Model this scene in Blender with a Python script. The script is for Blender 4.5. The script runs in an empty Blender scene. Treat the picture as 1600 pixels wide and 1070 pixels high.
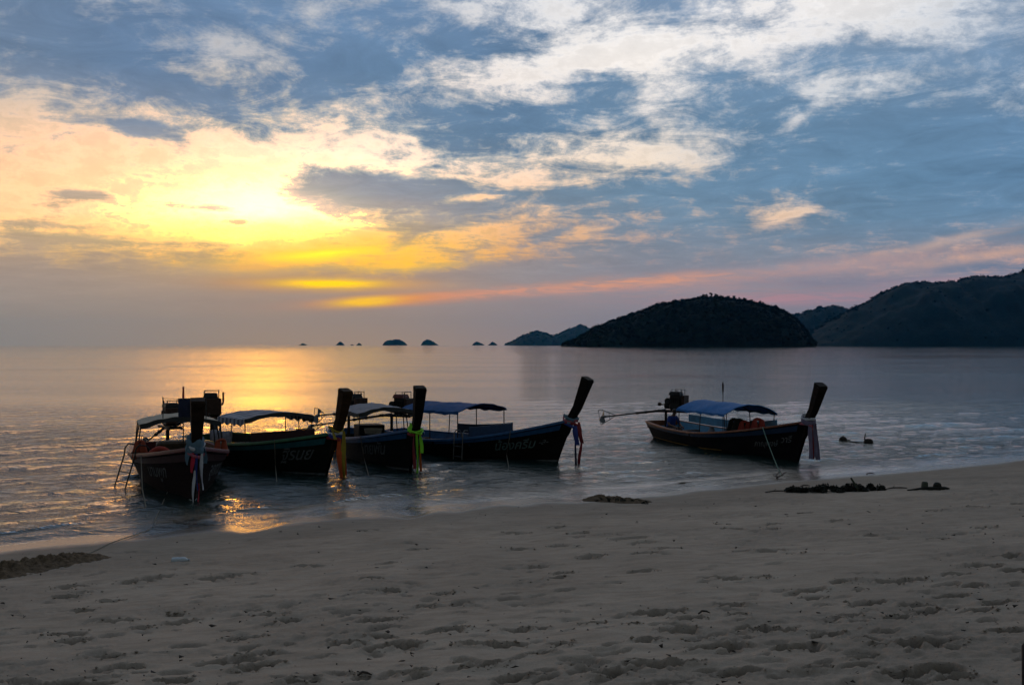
import bpy, bmesh, math, random
import numpy as np
from mathutils import Vector, Matrix, Euler

random.seed(7)
rng = np.random.default_rng(7)
scene = bpy.context.scene
COL = scene.collection

# ------------------------------------------------------------------ camera
FPX = 1555.0            # focal length in pixels of a 1600 px wide frame
CAM_H = 3.4             # eye height above the water
HZN = 539.0             # row of the horizon in the 1600x1070 frame
cam_d = bpy.data.cameras.new('camera')
cam_d.sensor_width = 36.0
cam_d.lens = 36.0 * FPX / 1600.0
cam_d.clip_start = 0.1
cam_d.clip_end = 90000.0
cam = bpy.data.objects.new('camera', cam_d)
COL.objects.link(cam)
cam.location = (0, 0, CAM_H)
cam.rotation_euler = (math.radians(90) + math.atan((HZN - 535.0) / FPX), 0, 0)
scene.camera = cam


def at(px, py, z=0.0):
    """point of the place that stands at height z where the photograph shows (px, py)"""
    d = (CAM_H - z) * FPX / (py - HZN)
    return Vector(((px - 800.0) / FPX * d, d, z))


def at_d(px, py, d):
    return Vector(((px - 800.0) / FPX * d, d, CAM_H - (py - HZN) / FPX * d))


def lin(c):
    return tuple(((v / 255.0 + 0.055) / 1.055) ** 2.4 if v > 10 else v / 255.0 / 12.92 for v in c)


# ------------------------------------------------------------------ render / exposure
scene.view_settings.view_transform = 'Standard'
scene.view_settings.look = 'None'
scene.view_settings.exposure = 0.0
scene.view_settings.gamma = 1.0
scene.view_settings.use_curve_mapping = False
scene.render.engine = 'CYCLES'
scene.cycles.use_denoising = True
scene.cycles.use_adaptive_sampling = True
scene.cycles.adaptive_threshold = 0.02
scene.cycles.max_bounces = 5
scene.cycles.diffuse_bounces = 2
scene.cycles.glossy_bounces = 3
scene.cycles.transparent_max_bounces = 8
scene.cycles.volume_bounces = 0
scene.cycles.caustics_reflective = False
scene.cycles.caustics_refractive = False

# ------------------------------------------------------------------ sun (hidden behind the low cloud bank)
SUN_AZ = math.atan((490 - 800) / FPX)      # measured from +Y towards +X
SUN_EL = math.radians(3.2)
sun_d = bpy.data.lights.new('sun', 'SUN')
sun_d.energy = 0.006
sun_d.angle = math.radians(60)
sun_d.color = (1.0, 0.72, 0.42)
sun = bpy.data.objects.new('sun', sun_d)
COL.objects.link(sun)
sdir = Vector((math.sin(SUN_AZ) * math.cos(SUN_EL), math.cos(SUN_AZ) * math.cos(SUN_EL), math.sin(SUN_EL)))
sun.rotation_euler = sdir.to_track_quat('Z', 'Y').to_euler()
sun.location = sdir * 60

# ------------------------------------------------------------------ sky
world = bpy.data.worlds.new('World')
scene.world = world
world.use_nodes = True
wt = world.node_tree
wt.nodes.clear()


class G:
    """small helper that strings shader nodes together"""
    def __init__(self, tree):
        self.t = tree

    def n(self, kind, **kw):
        nd = self.t.nodes.new(kind)
        for k, v in kw.items():
            setattr(nd, k, v)
        return nd

    def put(self, sock, v):
        if isinstance(v, bpy.types.NodeSocket):
            self.t.links.new(v, sock)
        elif v is not None:
            sock.default_value = v

    def m(self, op, a, b=None, c=None, clamp=False):
        nd = self.n('ShaderNodeMath', operation=op, use_clamp=clamp)
        self.put(nd.inputs[0], a)
        self.put(nd.inputs[1], b)
        self.put(nd.inputs[2], c)
        return nd.outputs[0]

    def v(self, op, a, b=None, s=None):
        nd = self.n('ShaderNodeVectorMath', operation=op)
        self.put(nd.inputs[0], a)
        self.put(nd.inputs[1], b)
        if s is not None:
            self.put(nd.inputs['Scale'], s)
        return nd.outputs['Value'] if op in ('DOT_PRODUCT', 'LENGTH') else nd.outputs[0]

    def mix(self, f, a, b, mode='MIX'):
        nd = self.n('ShaderNodeMix', data_type='RGBA', blend_type=mode)
        nd.clamp_factor = True
        self.put(nd.inputs[0], f)
        self.put(nd.inputs[6], (*a, 1) if isinstance(a, tuple) and len(a) == 3 else a)
        self.put(nd.inputs[7], (*b, 1) if isinstance(b, tuple) and len(b) == 3 else b)
        return nd.outputs[2]

    def mixf(self, f, a, b):
        nd = self.n('ShaderNodeMix', data_type='FLOAT')
        self.put(nd.inputs[0], f)
        self.put(nd.inputs[2], a)
        self.put(nd.inputs[3], b)
        return nd.outputs[0]

    def rng(self, x, a, b, c=0.0, d=1.0, smooth=False):
        nd = self.n('ShaderNodeMapRange', interpolation_type='SMOOTHSTEP' if smooth else 'LINEAR')
        self.put(nd.inputs[0], x)
        for i, q in enumerate((a, b, c, d)):
            self.put(nd.inputs[i + 1], q)
        return nd.outputs[0]

    def xyz(self, x, y, z):
        nd = self.n('ShaderNodeCombineXYZ')
        for i, q in enumerate((x, y, z)):
            self.put(nd.inputs[i], q)
        return nd.outputs[0]

    def sep(self, v):
        nd = self.n('ShaderNodeSeparateXYZ')
        self.put(nd.inputs[0], v)
        return nd.outputs

    def noise(self, vec, scale=5.0, detail=4.0, rough=0.5, dist=0.0, lac=2.0, color=False):
        nd = self.n('ShaderNodeTexNoise')
        self.put(nd.inputs['Vector'], vec)
        for k, q in (('Scale', scale), ('Detail', detail), ('Roughness', rough), ('Distortion', dist), ('Lacunarity', lac)):
            self.put(nd.inputs[k], q)
        return nd.outputs['Color' if color else 'Fac']

    def ramp(self, f, stops, interp='LINEAR'):
        nd = self.n('ShaderNodeValToRGB')
        nd.color_ramp.interpolation = interp
        el = nd.color_ramp.elements
        while len(el) < len(stops):
            el.new(0.5)
        for e, (p, c) in zip(el, stops):
            e.position = p
        for e, (p, c) in zip(el, stops):
            e.position = p
            e.color = (*c, 1) if len(c) == 3 else c
        self.put(nd.inputs[0], f)
        return nd.outputs[0]

    def bw(self, c):
        nd = self.n('ShaderNodeSeparateColor')
        self.put(nd.inputs[0], c)
        return nd.outputs[0]


def build_sky():
    g = G(wt)
    tc = g.n('ShaderNodeTexCoord')
    d = g.v('NORMALIZE', tc.outputs['Generated'])
    x, y, z = g.sep(d)
    az = g.m('ARCTAN2', x, y)
    el = g.m('ARCSINE', z)
    # cloud-deck coordinates: a flat layer overhead, so that clouds crowd and flatten towards the horizon
    zz = g.m('ADD', g.m('ABSOLUTE', z), 0.075)
    deck = g.xyz(g.m('DIVIDE', x, zz), g.m('DIVIDE', y, zz), 0.0)
    sh = g.n('ShaderNodeMapping')
    sh.inputs['Rotation'].default_value = (0, 0, math.radians(28))
    sh.inputs['Scale'].default_value = (1.0, 1.0, 1.0)
    g.put(sh.inputs[0], deck)
    dk = sh.outputs[0]
    big = g.noise(dk, 1.1, 4, 0.55, 0.0)
    fine = g.noise(dk, 3.6, 7, 0.70, 0.8)
    warp1 = g.noise(dk, 2.1, 3, 0.55, color=True)
    ripple = g.noise(g.v('MULTIPLY', d, (1.0, 1.0, 1.7)), 36.0, 5, 0.68, 0.0)
    wv = g.v('SUBTRACT', warp1, (0.5, 0.5, 0.5))
    wscale = g.rng(el, 0.0, 0.16, 0.008, 0.034)
    ww = g.v('MULTIPLY', g.v('SCALE', wv, s=wscale), (1.6, 0.85, 0.0))
    pae = g.v('ADD', g.xyz(az, el, 0.0), ww)
    paz, pel, _ = g.sep(pae)

    A0, A1 = -0.48, 0.48
    NA = 32
    azs = [A0 + (A1 - A0) * i / (NA - 1) for i in range(NA)]
    fa = g.rng(paz, A0, A1)

    def pix(a, e):
        return 800 + FPX * math.tan(a), HZN - FPX * math.tan(e) / math.cos(a)

    def samp(rows, ys, a, e, xs):
        px, py = pix(a, e)
        vals = [[np.interp(px, xs, [c if not isinstance(c, tuple) else c[k] for c in r]) for k in range(3 if isinstance(r[0], tuple) else 1)] for r in rows]
        return [float(np.interp(py, ys, [v[k] for v in vals])) for k in range(len(vals[0]))]

    def field(rows, ys, xs, els, color, coord_a, coord_e, interp='LINEAR'):
        out = None
        for i, e in enumerate(els):
            st = []
            for j, a in enumerate(azs):
                v = samp(rows, ys, a, e, xs)
                c = lin([q for q in v]) if color else (v[0],) * 3
                st.append((j / (NA - 1), c))
            r = g.ramp(coord_a, st, interp)
            if out is None:
                out = r
            else:
                f = g.rng(coord_e, els[i - 1], e)
                out = g.mix(f, out, r)
        return out

    # how thick the cloud stands, a row for each step up from the horizon
    X33 = [i * 50 for i in range(33)]
    MR = [[int(c) / 9 for c in r] for r in (
        '788564888645774443347754521112356',
        '578578788857884535335653631111455',
        '878888545788868846422442313422566',
        '758998546699887864211214247756887',
        '579986434499998422112464388888876',
        '634799945899972123675378854444675',
        '324458996888464635786278743457755',
        '524424786766888888885488678888888',
        '225465246543678888677567888889998',
        '111124001322357764433346788999999',
        '111112100101135454332246889999999',
        '111111100266663324667789999999999',
        '114311100388888768789999999999999',
        '111111210146655645688888458999999',
        '232111120113564244457888689999999',
        '666642221112452234566788888766558',
        '765455653112333456788887766665544',
        '888888887776668999988777777666776',
        '999999988888999998888888888888888',
        '999999999999999999999999999999999',
        '999999999999999999999999999999999',
    )]
    MY = [25 * i for i in range(20)] + [540]
    ELM = [math.atan((HZN - q) / FPX) for q in [536] + MY[-2::-1]]
    M = g.bw(field(MR, MY, X33, ELM, False, fa, pel))

    X9 = [0, 200, 400, 600, 800, 1000, 1200, 1400, 1600]
    LY = [0, 100, 180, 250, 300, 345, 380, 410, 445, 480, 510, 540]
    LR = [
        [(170, 178, 190), (182, 186, 194), (178, 183, 192), (190, 192, 198), (222, 222, 224), (232, 230, 230), (240, 236, 234), (240, 237, 235), (178, 188, 202)],
        [(190, 184, 180), (185, 184, 188), (190, 188, 188), (222, 214, 208), (238, 234, 230), (244, 238, 232), (236, 232, 230), (205, 208, 214), (185, 194, 206)],
        [(226, 200, 170), (236, 210, 178), (248, 226, 190), (240, 226, 206), (230, 224, 216), (232, 226, 220), (204, 206, 210), (206, 208, 210), (190, 196, 204)],
        [(240, 206, 164), (252, 220, 176), (255, 240, 204), (255, 246, 218), (240, 226, 204), (238, 224, 204), (200, 196, 196), (180, 188, 200), (170, 182, 198)],
        [(248, 210, 160), (255, 226, 172), (255, 246, 206), (255, 242, 200), (238, 206, 170), (232, 204, 176), (226, 204, 182), (176, 184, 196), (165, 178, 195)],
        [(253, 214, 156), (255, 228, 168), (255, 250, 205), (255, 228, 152), (236, 188, 140), (222, 184, 156), (238, 202, 170), (190, 178, 178), (185, 172, 172)],
        [(252, 202, 122), (255, 212, 120), (255, 236, 130), (255, 208, 96), (236, 178, 118), (206, 170, 150), (196, 172, 162), (214, 176, 158), (214, 176, 158)],
        [(214, 172, 130), (240, 184, 108), (255, 196, 80), (255, 204, 60), (240, 176, 108), (196, 158, 142), (190, 160, 152), (214, 166, 146), (236, 174, 140)],
        [(168, 146, 132), (178, 150, 128), (214, 158, 100), (255, 190, 50), (220, 156, 116), (200, 150, 134), (190, 148, 142), (188, 148, 144), (186, 148, 146)],
        [(164, 146, 132), (168, 146, 130), (174, 146, 126), (190, 146, 112), (172, 142, 132), (160, 138, 138), (156, 136, 142), (150, 134, 144), (146, 132, 146)],
        [(158, 143, 130), (166, 144, 128), (174, 146, 124), (174, 144, 124), (160, 138, 130), (146, 133, 138), (140, 130, 140), (136, 128, 142), (130, 126, 142)],
        [(154, 141, 130), (164, 143, 127), (178, 147, 120), (178, 146, 120), (160, 138, 130), (142, 132, 138), (136, 128, 140), (130, 126, 142), (126, 124, 142)],
    ]
    ELL = [math.atan((HZN - q) / FPX) for q in (537, 510, 480, 445, 410, 380, 345, 300, 250, 180, 100, 0)]
    Lc = field(LR, LY, X9, ELL, True, fa, pel)

    CY = [0, 120, 220, 300, 350, 400, 440, 480, 540]
    CR = [
        [(104, 130, 162), (98, 128, 164), (98, 130, 166), (98, 131, 168), (104, 136, 172), (116, 144, 176), (120, 146, 178), (130, 152, 180), (118, 144, 174)],
        [(112, 136, 164), (96, 126, 160), (94, 124, 158), (92, 126, 160), (92, 128, 164), (104, 138, 170), (102, 136, 168), (104, 138, 170), (104, 138, 172)],
        [(168, 164, 168), (140, 148, 164), (116, 136, 160), (108, 134, 160), (94, 128, 160), (98, 132, 162), (92, 130, 162), (88, 128, 162), (84, 126, 162)],
        [(208, 180, 154), (214, 186, 154), (190, 172, 156), (146, 146, 154), (120, 138, 156), (100, 132, 158), (94, 130, 160), (88, 128, 160), (84, 124, 158)],
        [(200, 164, 126), (206, 172, 126), (214, 178, 124), (182, 158, 140), (140, 144, 154), (110, 134, 156), (104, 132, 156), (96, 129, 157), (96, 128, 156)],
        [(184, 158, 134), (194, 160, 124), (204, 162, 116), (200, 156, 120), (160, 146, 144), (132, 137, 150), (126, 136, 152), (122, 134, 152), (116, 132, 152)],
        [(166, 147, 136), (172, 148, 130), (178, 148, 126), (172, 146, 130), (152, 142, 142), (138, 137, 148), (134, 134, 148), (132, 132, 148), (128, 131, 150)],
        [(162, 145, 132), (167, 146, 130), (173, 146, 127), (166, 143, 130), (153, 139, 138), (142, 134, 142), (140, 132, 143), (136, 130, 145), (130, 128, 146)],
        [(154, 141, 130), (164, 143, 127), (178, 147, 120), (178, 146, 120), (160, 138, 130), (142, 132, 138), (136, 128, 140), (130, 126, 142), (126, 124, 142)],
    ]
    ELC = [math.atan((HZN - q) / FPX) for q in (537, 480, 440, 400, 350, 300, 220, 120, 0)]
    Cc = field(CR, CY, X9, ELC, True, fa, pel)

    SRC = {q: g.v('ADD', g.xyz(az, el, 0.0), g.v('SCALE', ww, s=q)) for q in (0.5, 0.35)}

    def blob(px, py, rx, ry, ang=0.0, warp=0.5):
        a = math.atan((px - 800) / FPX)
        e = math.atan((HZN - py) / FPX * math.cos(a))
        c_, s_ = math.cos(math.radians(ang)), math.sin(math.radians(ang))
        kx, ky = FPX / rx, FPX / ry
        p = SRC[warp]
        u = g.m('SUBTRACT', g.v('DOT_PRODUCT', p, (c_ * kx, s_ * kx, 0)), (a * c_ + e * s_) * kx)
        v = g.m('SUBTRACT', g.v('DOT_PRODUCT', p, (-s_ * ky, c_ * ky, 0)), (-a * s_ + e * c_) * ky)
        return g.m('POWER', 0.36788, g.m('MULTIPLY_ADD', v, v, g.m('MULTIPLY', u, u)))

    # small single clouds and clear gaps
    darks = [(228, 207, 62, 13, -12, .6), (128, 304, 42, 6, 0, .7), (340, 328, 62, 6, -2, .6), (372, 347, 20, 5, 0, .8), (70, 352, 60, 5, 0, .5),
             (640, 376, 46, 9, 28, .35), (850, 372, 60, 9, 24, .35), (430, 452, 44, 6, -2, .4), (600, 302, 130, 24, -4, .5), (690, 342, 70, 16, 10, .4), (130, 376, 110, 7, 0, .4)]
    lights = [(1235, 338, 52, 9, 12, .7), (1250, 182, 36, 7, 38, .3), (735, 312, 56, 6, 4, .5)]
    add = None
    for (a, b, c, dd, e, s) in darks:
        q = g.m('MULTIPLY', blob(a, b, c, dd, e), s)
        add = q if add is None else g.m('ADD', add, q)
    for (a, b, c, dd, e, s) in lights:
        add = g.m('SUBTRACT', add, g.m('MULTIPLY', blob(a, b, c, dd, e), s))
    M2 = g.m('ADD', g.m('MULTIPLY', M, 0.99), add)

    hi = g.rng(el, 0.02, 0.12)                      # cloud texture gets stronger away from the hazy horizon
    nz = g.m('ADD', g.m('MULTIPLY', g.m('SUBTRACT', big, 0.5), 0.45), g.m('MULTIPLY', g.m('SUBTRACT', fine, 0.5), 1.40))
    nz = g.m('ADD', nz, g.m('MULTIPLY', g.m('SUBTRACT', ripple, 0.5), 1.25))
    dens = g.m('ADD', M2, g.m('MULTIPLY', nz, g.rng(el, 0.02, 0.10, 0.35, 1.0)))
    dark = g.rng(dens, 0.16, 0.86, 0, 1, smooth=True)
    # body shading inside the grey clouds, brighter thin rims
    body = g.rng(g.m('ADD', g.m('MULTIPLY', fine, 0.7), g.m('MULTIPLY', big, 0.6)), 0.44, 0.86, 1.30, 0.84)
    Cs = g.v('SCALE', g.mix(0.12, Cc, (0.27, 0.27, 0.27)), s=g.mixf(hi, 1.0, body))
    rim = g.m('MULTIPLY', g.rng(dens, 0.02, 0.30, 0, 1, smooth=True), g.rng(dens, 0.30, 0.55, 1, 0, smooth=True))
    Ls = g.v('SCALE', Lc, s=g.m('ADD', g.rng(ripple, 0.35, 0.65, 0.95, 1.05), g.m('MULTIPLY', g.m('MULTIPLY', rim, hi), 0.10)))
    colr = g.mix(dark, Ls, Cs)

    # the glowing slits low in the west and the long salmon streak
    streaks = [
        (405, 320, 120, 24, 0, (255, 250, 222), .6), (360, 362, 200, 16, 2, (255, 232, 130), .45),
        (500, 400, 160, 20, 5, (255, 206, 80), .55), (505, 398, 86, 8, 5, (255, 236, 60), .95), (620, 416, 80, 7, 2, (255, 205, 70), .7),
        (520, 444, 140, 10, 0, (250, 172, 60), .75), (515, 443, 62, 6.0, 0, (255, 224, 0), 1.3),
        (610, 469, 100, 8, 4, (252, 150, 50), .85), (575, 471, 48, 6.0, 4, (255, 208, 0), 1.3),
        (800, 457, 210, 7, 3.6, (240, 156, 116), .7), (1000, 440, 150, 8, 3.0, (248, 164, 112), .75), (1080, 448, 300, 20, 2, (190, 150, 144), .4),
        (1330, 412, 200, 12, 6, (196, 158, 152), .45), (1530, 402, 100, 7, 8, (226, 176, 148), .6), (1500, 372, 80, 7, 12, (222, 184, 162), .45),
        (1230, 467, 160, 9, 1, (196, 140, 146), .6), (1330, 440, 120, 8, -1, (118, 124, 146), .6), (1560, 418, 120, 7, 0, (104, 122, 148), .6),
        (1490, 442, 100, 8, 2, (206, 150, 150), .5), (400, 418, 60, 8, 2, (255, 190, 90), .6),
    ]
    for (a, b, c, dd, e, rgb, s) in streaks:
        f = g.m('MULTIPLY', blob(a, b, c, dd, e, 0.35), s)
        f = g.m('MULTIPLY', f, g.rng(fine, 0.25, 0.6, 0.85, 1.15) if a < 700 else g.rng(fine, 0.40, 0.58, 0.30, 1.1))
        colr = g.mix(f, colr, lin(rgb))

    # the veiled sun behind the clouds: far brighter in red than the eye of a camera shows
    sc_ = g.n('ShaderNodeSeparateColor')
    g.put(sc_.inputs[0], colr)
    grn = sc_.outputs[1]
    wide = g.m('MULTIPLY', blob(360, 330, 480, 160, 0, 0.35), g.rng(grn, 0.40, 0.72, 0, 1, smooth=True))
    core = g.m('MULTIPLY', blob(450, 330, 190, 38, 0, 0.5), g.rng(grn, 0.74, 0.99, 0, 1, smooth=True))
    gain = g.xyz(g.m('MULTIPLY_ADD', core, 26.0, g.m('MULTIPLY_ADD', wide, 0.50, 1.0)), g.m('MULTIPLY_ADD', core, 11.0, g.m('MULTIPLY_ADD', wide, 0.10, 1.0)), g.m('MULTIPLY_ADD', core, 0.35, 1.0))
    colr = g.v('MULTIPLY', colr, gain)

    # the clear dusk sky that the rest of the dome shows between its clouds
    sky = g.n('ShaderNodeTexSky', sky_type='NISHITA')
    sky.sun_disc = False
    sky.sun_elevation = SUN_EL
    sky.sun_rotation = SUN_AZ
    sky.air_density = 1.2
    sky.dust_density = 2.0
    clear = g.v('SCALE', sky.outputs[0], s=0.06)
    cl2 = g.rng(g.m('ADD', g.m('MULTIPLY', big, 0.6), g.m('MULTIPLY', fine, 0.4)), 0.38, 0.62, 0, 1, smooth=True)
    east = g.v('ADD', clear, g.mix(cl2, (0.032, 0.050, 0.080), (0.080, 0.090, 0.105)))
    w = g.rng(g.m('ABSOLUTE', az), 0.55, 2.0, 0, 1, smooth=True)
    w2 = g.m('MAXIMUM', w, g.rng(el, 0.45, 1.2, 0, 0.30, smooth=True))
    colr = g.mix(w2, colr, east)

    bg = g.n('ShaderNodeBackground')
    g.put(bg.inputs[0], colr)
    bg.inputs[1].default_value = 1.0
    out = g.n('ShaderNodeOutputWorld')
    wt.links.new(bg.outputs[0], out.inputs[0])
    world.cycles.sampling_method = 'MANUAL'
    world.cycles.sample_map_resolution = 512


build_sky()


# ------------------------------------------------------------------ helpers: objects and tags
def tag(o, label=None, cat=None, group=None, kind=None):
    if label:
        o['label'] = label
    if cat:
        o['category'] = cat
    if group:
        o['group'] = group
    if kind:
        o['kind'] = kind
    return o


def empty(name, loc=(0, 0, 0), rz=0.0):
    o = bpy.data.objects.new(name, None)
    o.empty_display_size = 0.2
    o.location = loc
    o.rotation_euler = (0, 0, rz)
    COL.objects.link(o)
    return o


def mesh_np(name, verts, faces, mat, parent=None, smooth=True):
    """numpy arrays -> mesh object; faces is an (n,4) or (n,3) int array"""
    me = bpy.data.meshes.new(name)
    verts = np.asarray(verts, dtype=np.float32)
    faces = np.asarray(faces, dtype=np.int32)
    k = faces.shape[1]
    me.vertices.add(len(verts))
    me.vertices.foreach_set('co', verts.ravel())
    me.loops.add(faces.size)
    me.loops.foreach_set('vertex_index', faces.ravel())
    me.polygons.add(len(faces))
    me.polygons.foreach_set('loop_start', np.arange(0, faces.size, k, dtype=np.int32))
    me.polygons.foreach_set('loop_total', np.full(len(faces), k, dtype=np.int32))
    if smooth:
        me.polygons.foreach_set('use_smooth', np.ones(len(faces), dtype=bool))
    me.update(calc_edges=True)
    me.materials.append(mat)
    o = bpy.data.objects.new(name, me)
    COL.objects.link(o)
    if parent is not None:
        o.parent = parent
    return o


def grid_faces(nr, nc):
    i = np.arange(nr - 1)[:, None] * nc + np.arange(nc - 1)[None, :]
    i = i.ravel()
    return np.stack([i, i + 1, i + nc + 1, i + nc], axis=1)


# value noise for height fields
_perm = rng.random(65536).astype(np.float32)


def vnoise(x, y, seed=0):
    xi = np.floor(x).astype(np.int64)
    yi = np.floor(y).astype(np.int64)
    fx = x - xi
    fy = y - yi
    fx = fx * fx * fx * (fx * (fx * 6 - 15) + 10)
    fy = fy * fy * fy * (fy * (fy * 6 - 15) + 10)

    def h(a, b):
        return _perm[((a * 73856093) ^ (b * 19349663) ^ (seed * 83492791)) & 65535]
    a = h(xi, yi)
    b = h(xi + 1, yi)
    c = h(xi, yi + 1)
    d = h(xi + 1, yi + 1)
    return (a + (b - a) * fx) * (1 - fy) + (c + (d - c) * fx) * fy - 0.5


def fbm(x, y, octs=4, seed=0, gain=0.5):
    o = np.zeros_like(x)
    amp = 1.0
    for k in range(octs):
        o += amp * vnoise(x * 2 ** k + 13.7 * k, y * 2 ** k - 7.1 * k, seed + k)
        amp *= gain
    return o


# ------------------------------------------------------------------ materials
def new_mat(name):
    m = bpy.data.materials.new(name)
    m.use_nodes = True
    m.node_tree.nodes.clear()
    g = G(m.node_tree)
    out = g.n('ShaderNodeOutputMaterial')
    return m, g, out


def mat(name, base, rough=0.6, metal=0.0, vary=0.25, scale=6.0, bump=0.0, spec=0.4, alt=None, stretch=(1, 1, 1), sheen=0.0):
    """worn surface: two tones broken up by noise, uneven gloss, fine relief"""
    m, g, out = new_mat(name)
    tc = g.n('ShaderNodeTexCoord')
    mp = g.n('ShaderNodeMapping')
    mp.inputs['Scale'].default_value = stretch
    g.put(mp.inputs[0], tc.outputs['Object'])
    n1 = g.noise(mp.outputs[0], scale, 6, 0.62)
    n2 = g.noise(mp.outputs[0], scale * 5.3, 4, 0.6)
    alt = alt or tuple(c * (1 - vary) for c in base)
    f = g.rng(g.m('ADD', g.m('MULTIPLY', n1, 0.75), g.m('MULTIPLY', n2, 0.25)), 0.36, 0.64)
    p = g.n('ShaderNodeBsdfPrincipled')
    g.put(p.inputs['Base Color'], g.mix(f, tuple(min(1, c * (1 + vary * .4)) for c in base), alt))
    g.put(p.inputs['Roughness'], g.rng(n2, 0.3, 0.7, max(0.03, rough - 0.1), min(1, rough + 0.1)))
    p.inputs['Metallic'].default_value = metal
    p.inputs['Specular IOR Level'].default_value = spec
    if bump:
        b = g.n('ShaderNodeBump')
        b.inputs['Strength'].default_value = 0.6
        b.inputs['Distance'].default_value = bump
        g.put(b.inputs['Height'], g.m('ADD', n1, g.m('MULTIPLY', n2, 0.5)))
        g.put(p.inputs['Normal'], b.outputs[0])
    m.node_tree.links.new(p.outputs[0], out.inputs[0])
    return m


# ------------------------------------------------------------------ beach
SHORE_PX = [(-260, 900), (-120, 873), (0, 853), (60, 846), (120, 839), (180, 836), (235, 837), (275, 829), (320, 821), (352, 818), (378, 822), (398, 832), (412, 826),
            (428, 811), (470, 806), (500, 808), (512, 803), (545, 799), (590, 796), (622, 800), (645, 810), (662, 800), (690, 792), (722, 797), (742, 786), (790, 780), (850, 778),
            (905, 781), (930, 776), (985, 772), (1050, 768), (1085, 760), (1150, 755), (1215, 748), (1290, 742), (1400, 734), (1500, 725), (1600, 713), (1760, 698), (1950, 682)]
_sp = np.array([at(px, py)[:2] for px, py in SHORE_PX])
_sp = _sp[np.argsort(_sp[:, 0])]
_sx = np.concatenate([[_sp[0, 0] - 60], _sp[:, 0], [_sp[-1, 0] + 120]])
_sy = np.concatenate([[_sp[0, 1] - 30], _sp[:, 1], [_sp[-1, 1] + 60]])
_fx = np.linspace(-60, 80, 7001)
_fy = np.interp(_fx, _sx, _sy)
_k = np.exp(-(np.arange(-30, 31) * 0.02 / 0.20) ** 2)
_fy[30:-30] = np.convolve(_fy, _k / _k.sum(), 'same')[30:-30]
_sx, _sy = _fx, _fy


def shore_d(x, y):
    """metres inland of the water's edge (negative in the water)"""
    ys = np.interp(x, _sx, _sy)
    # far from the edge the line is smoothed so that its wiggles do not run up the beach
    ysm = (np.interp(x - 2.2, _sx, _sy) + np.interp(x + 2.2, _sx, _sy) + np.interp(x - 1.1, _sx, _sy) + np.interp(x + 1.1, _sx, _sy) + ys) / 5
    d = (ys - y) * 0.88
    dm = (ysm - y) * 0.88
    w = np.exp(-np.abs(d) / 1.1)
    return d * w + dm * (1 - w)


def h_base(x, y):
    d = shore_d(x, y)
    land = 0.0995 * d - 0.105 * (1 - np.exp(-np.maximum(d, 0) / 1.35))
    land = np.where(d > 19.5, 0.0995 * 19.5 - 0.105 + (d - 19.5) * 0.03, land)
    sea = -0.035 * np.minimum(-d, 1.0) - 0.12 * np.maximum(-d - 1.0, 0)
    return np.where(d > 0, land, np.maximum(sea, -3.2))


def ground(px, py):
    """where the photograph's pixel meets the sand"""
    z = 0.4
    for _ in range(40):
        p = at(px, py, z)
        z = 0.5 * z + 0.5 * float(h_base(np.array([p.x]), np.array([p.y]))[0])
    return at(px, py, z)


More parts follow.
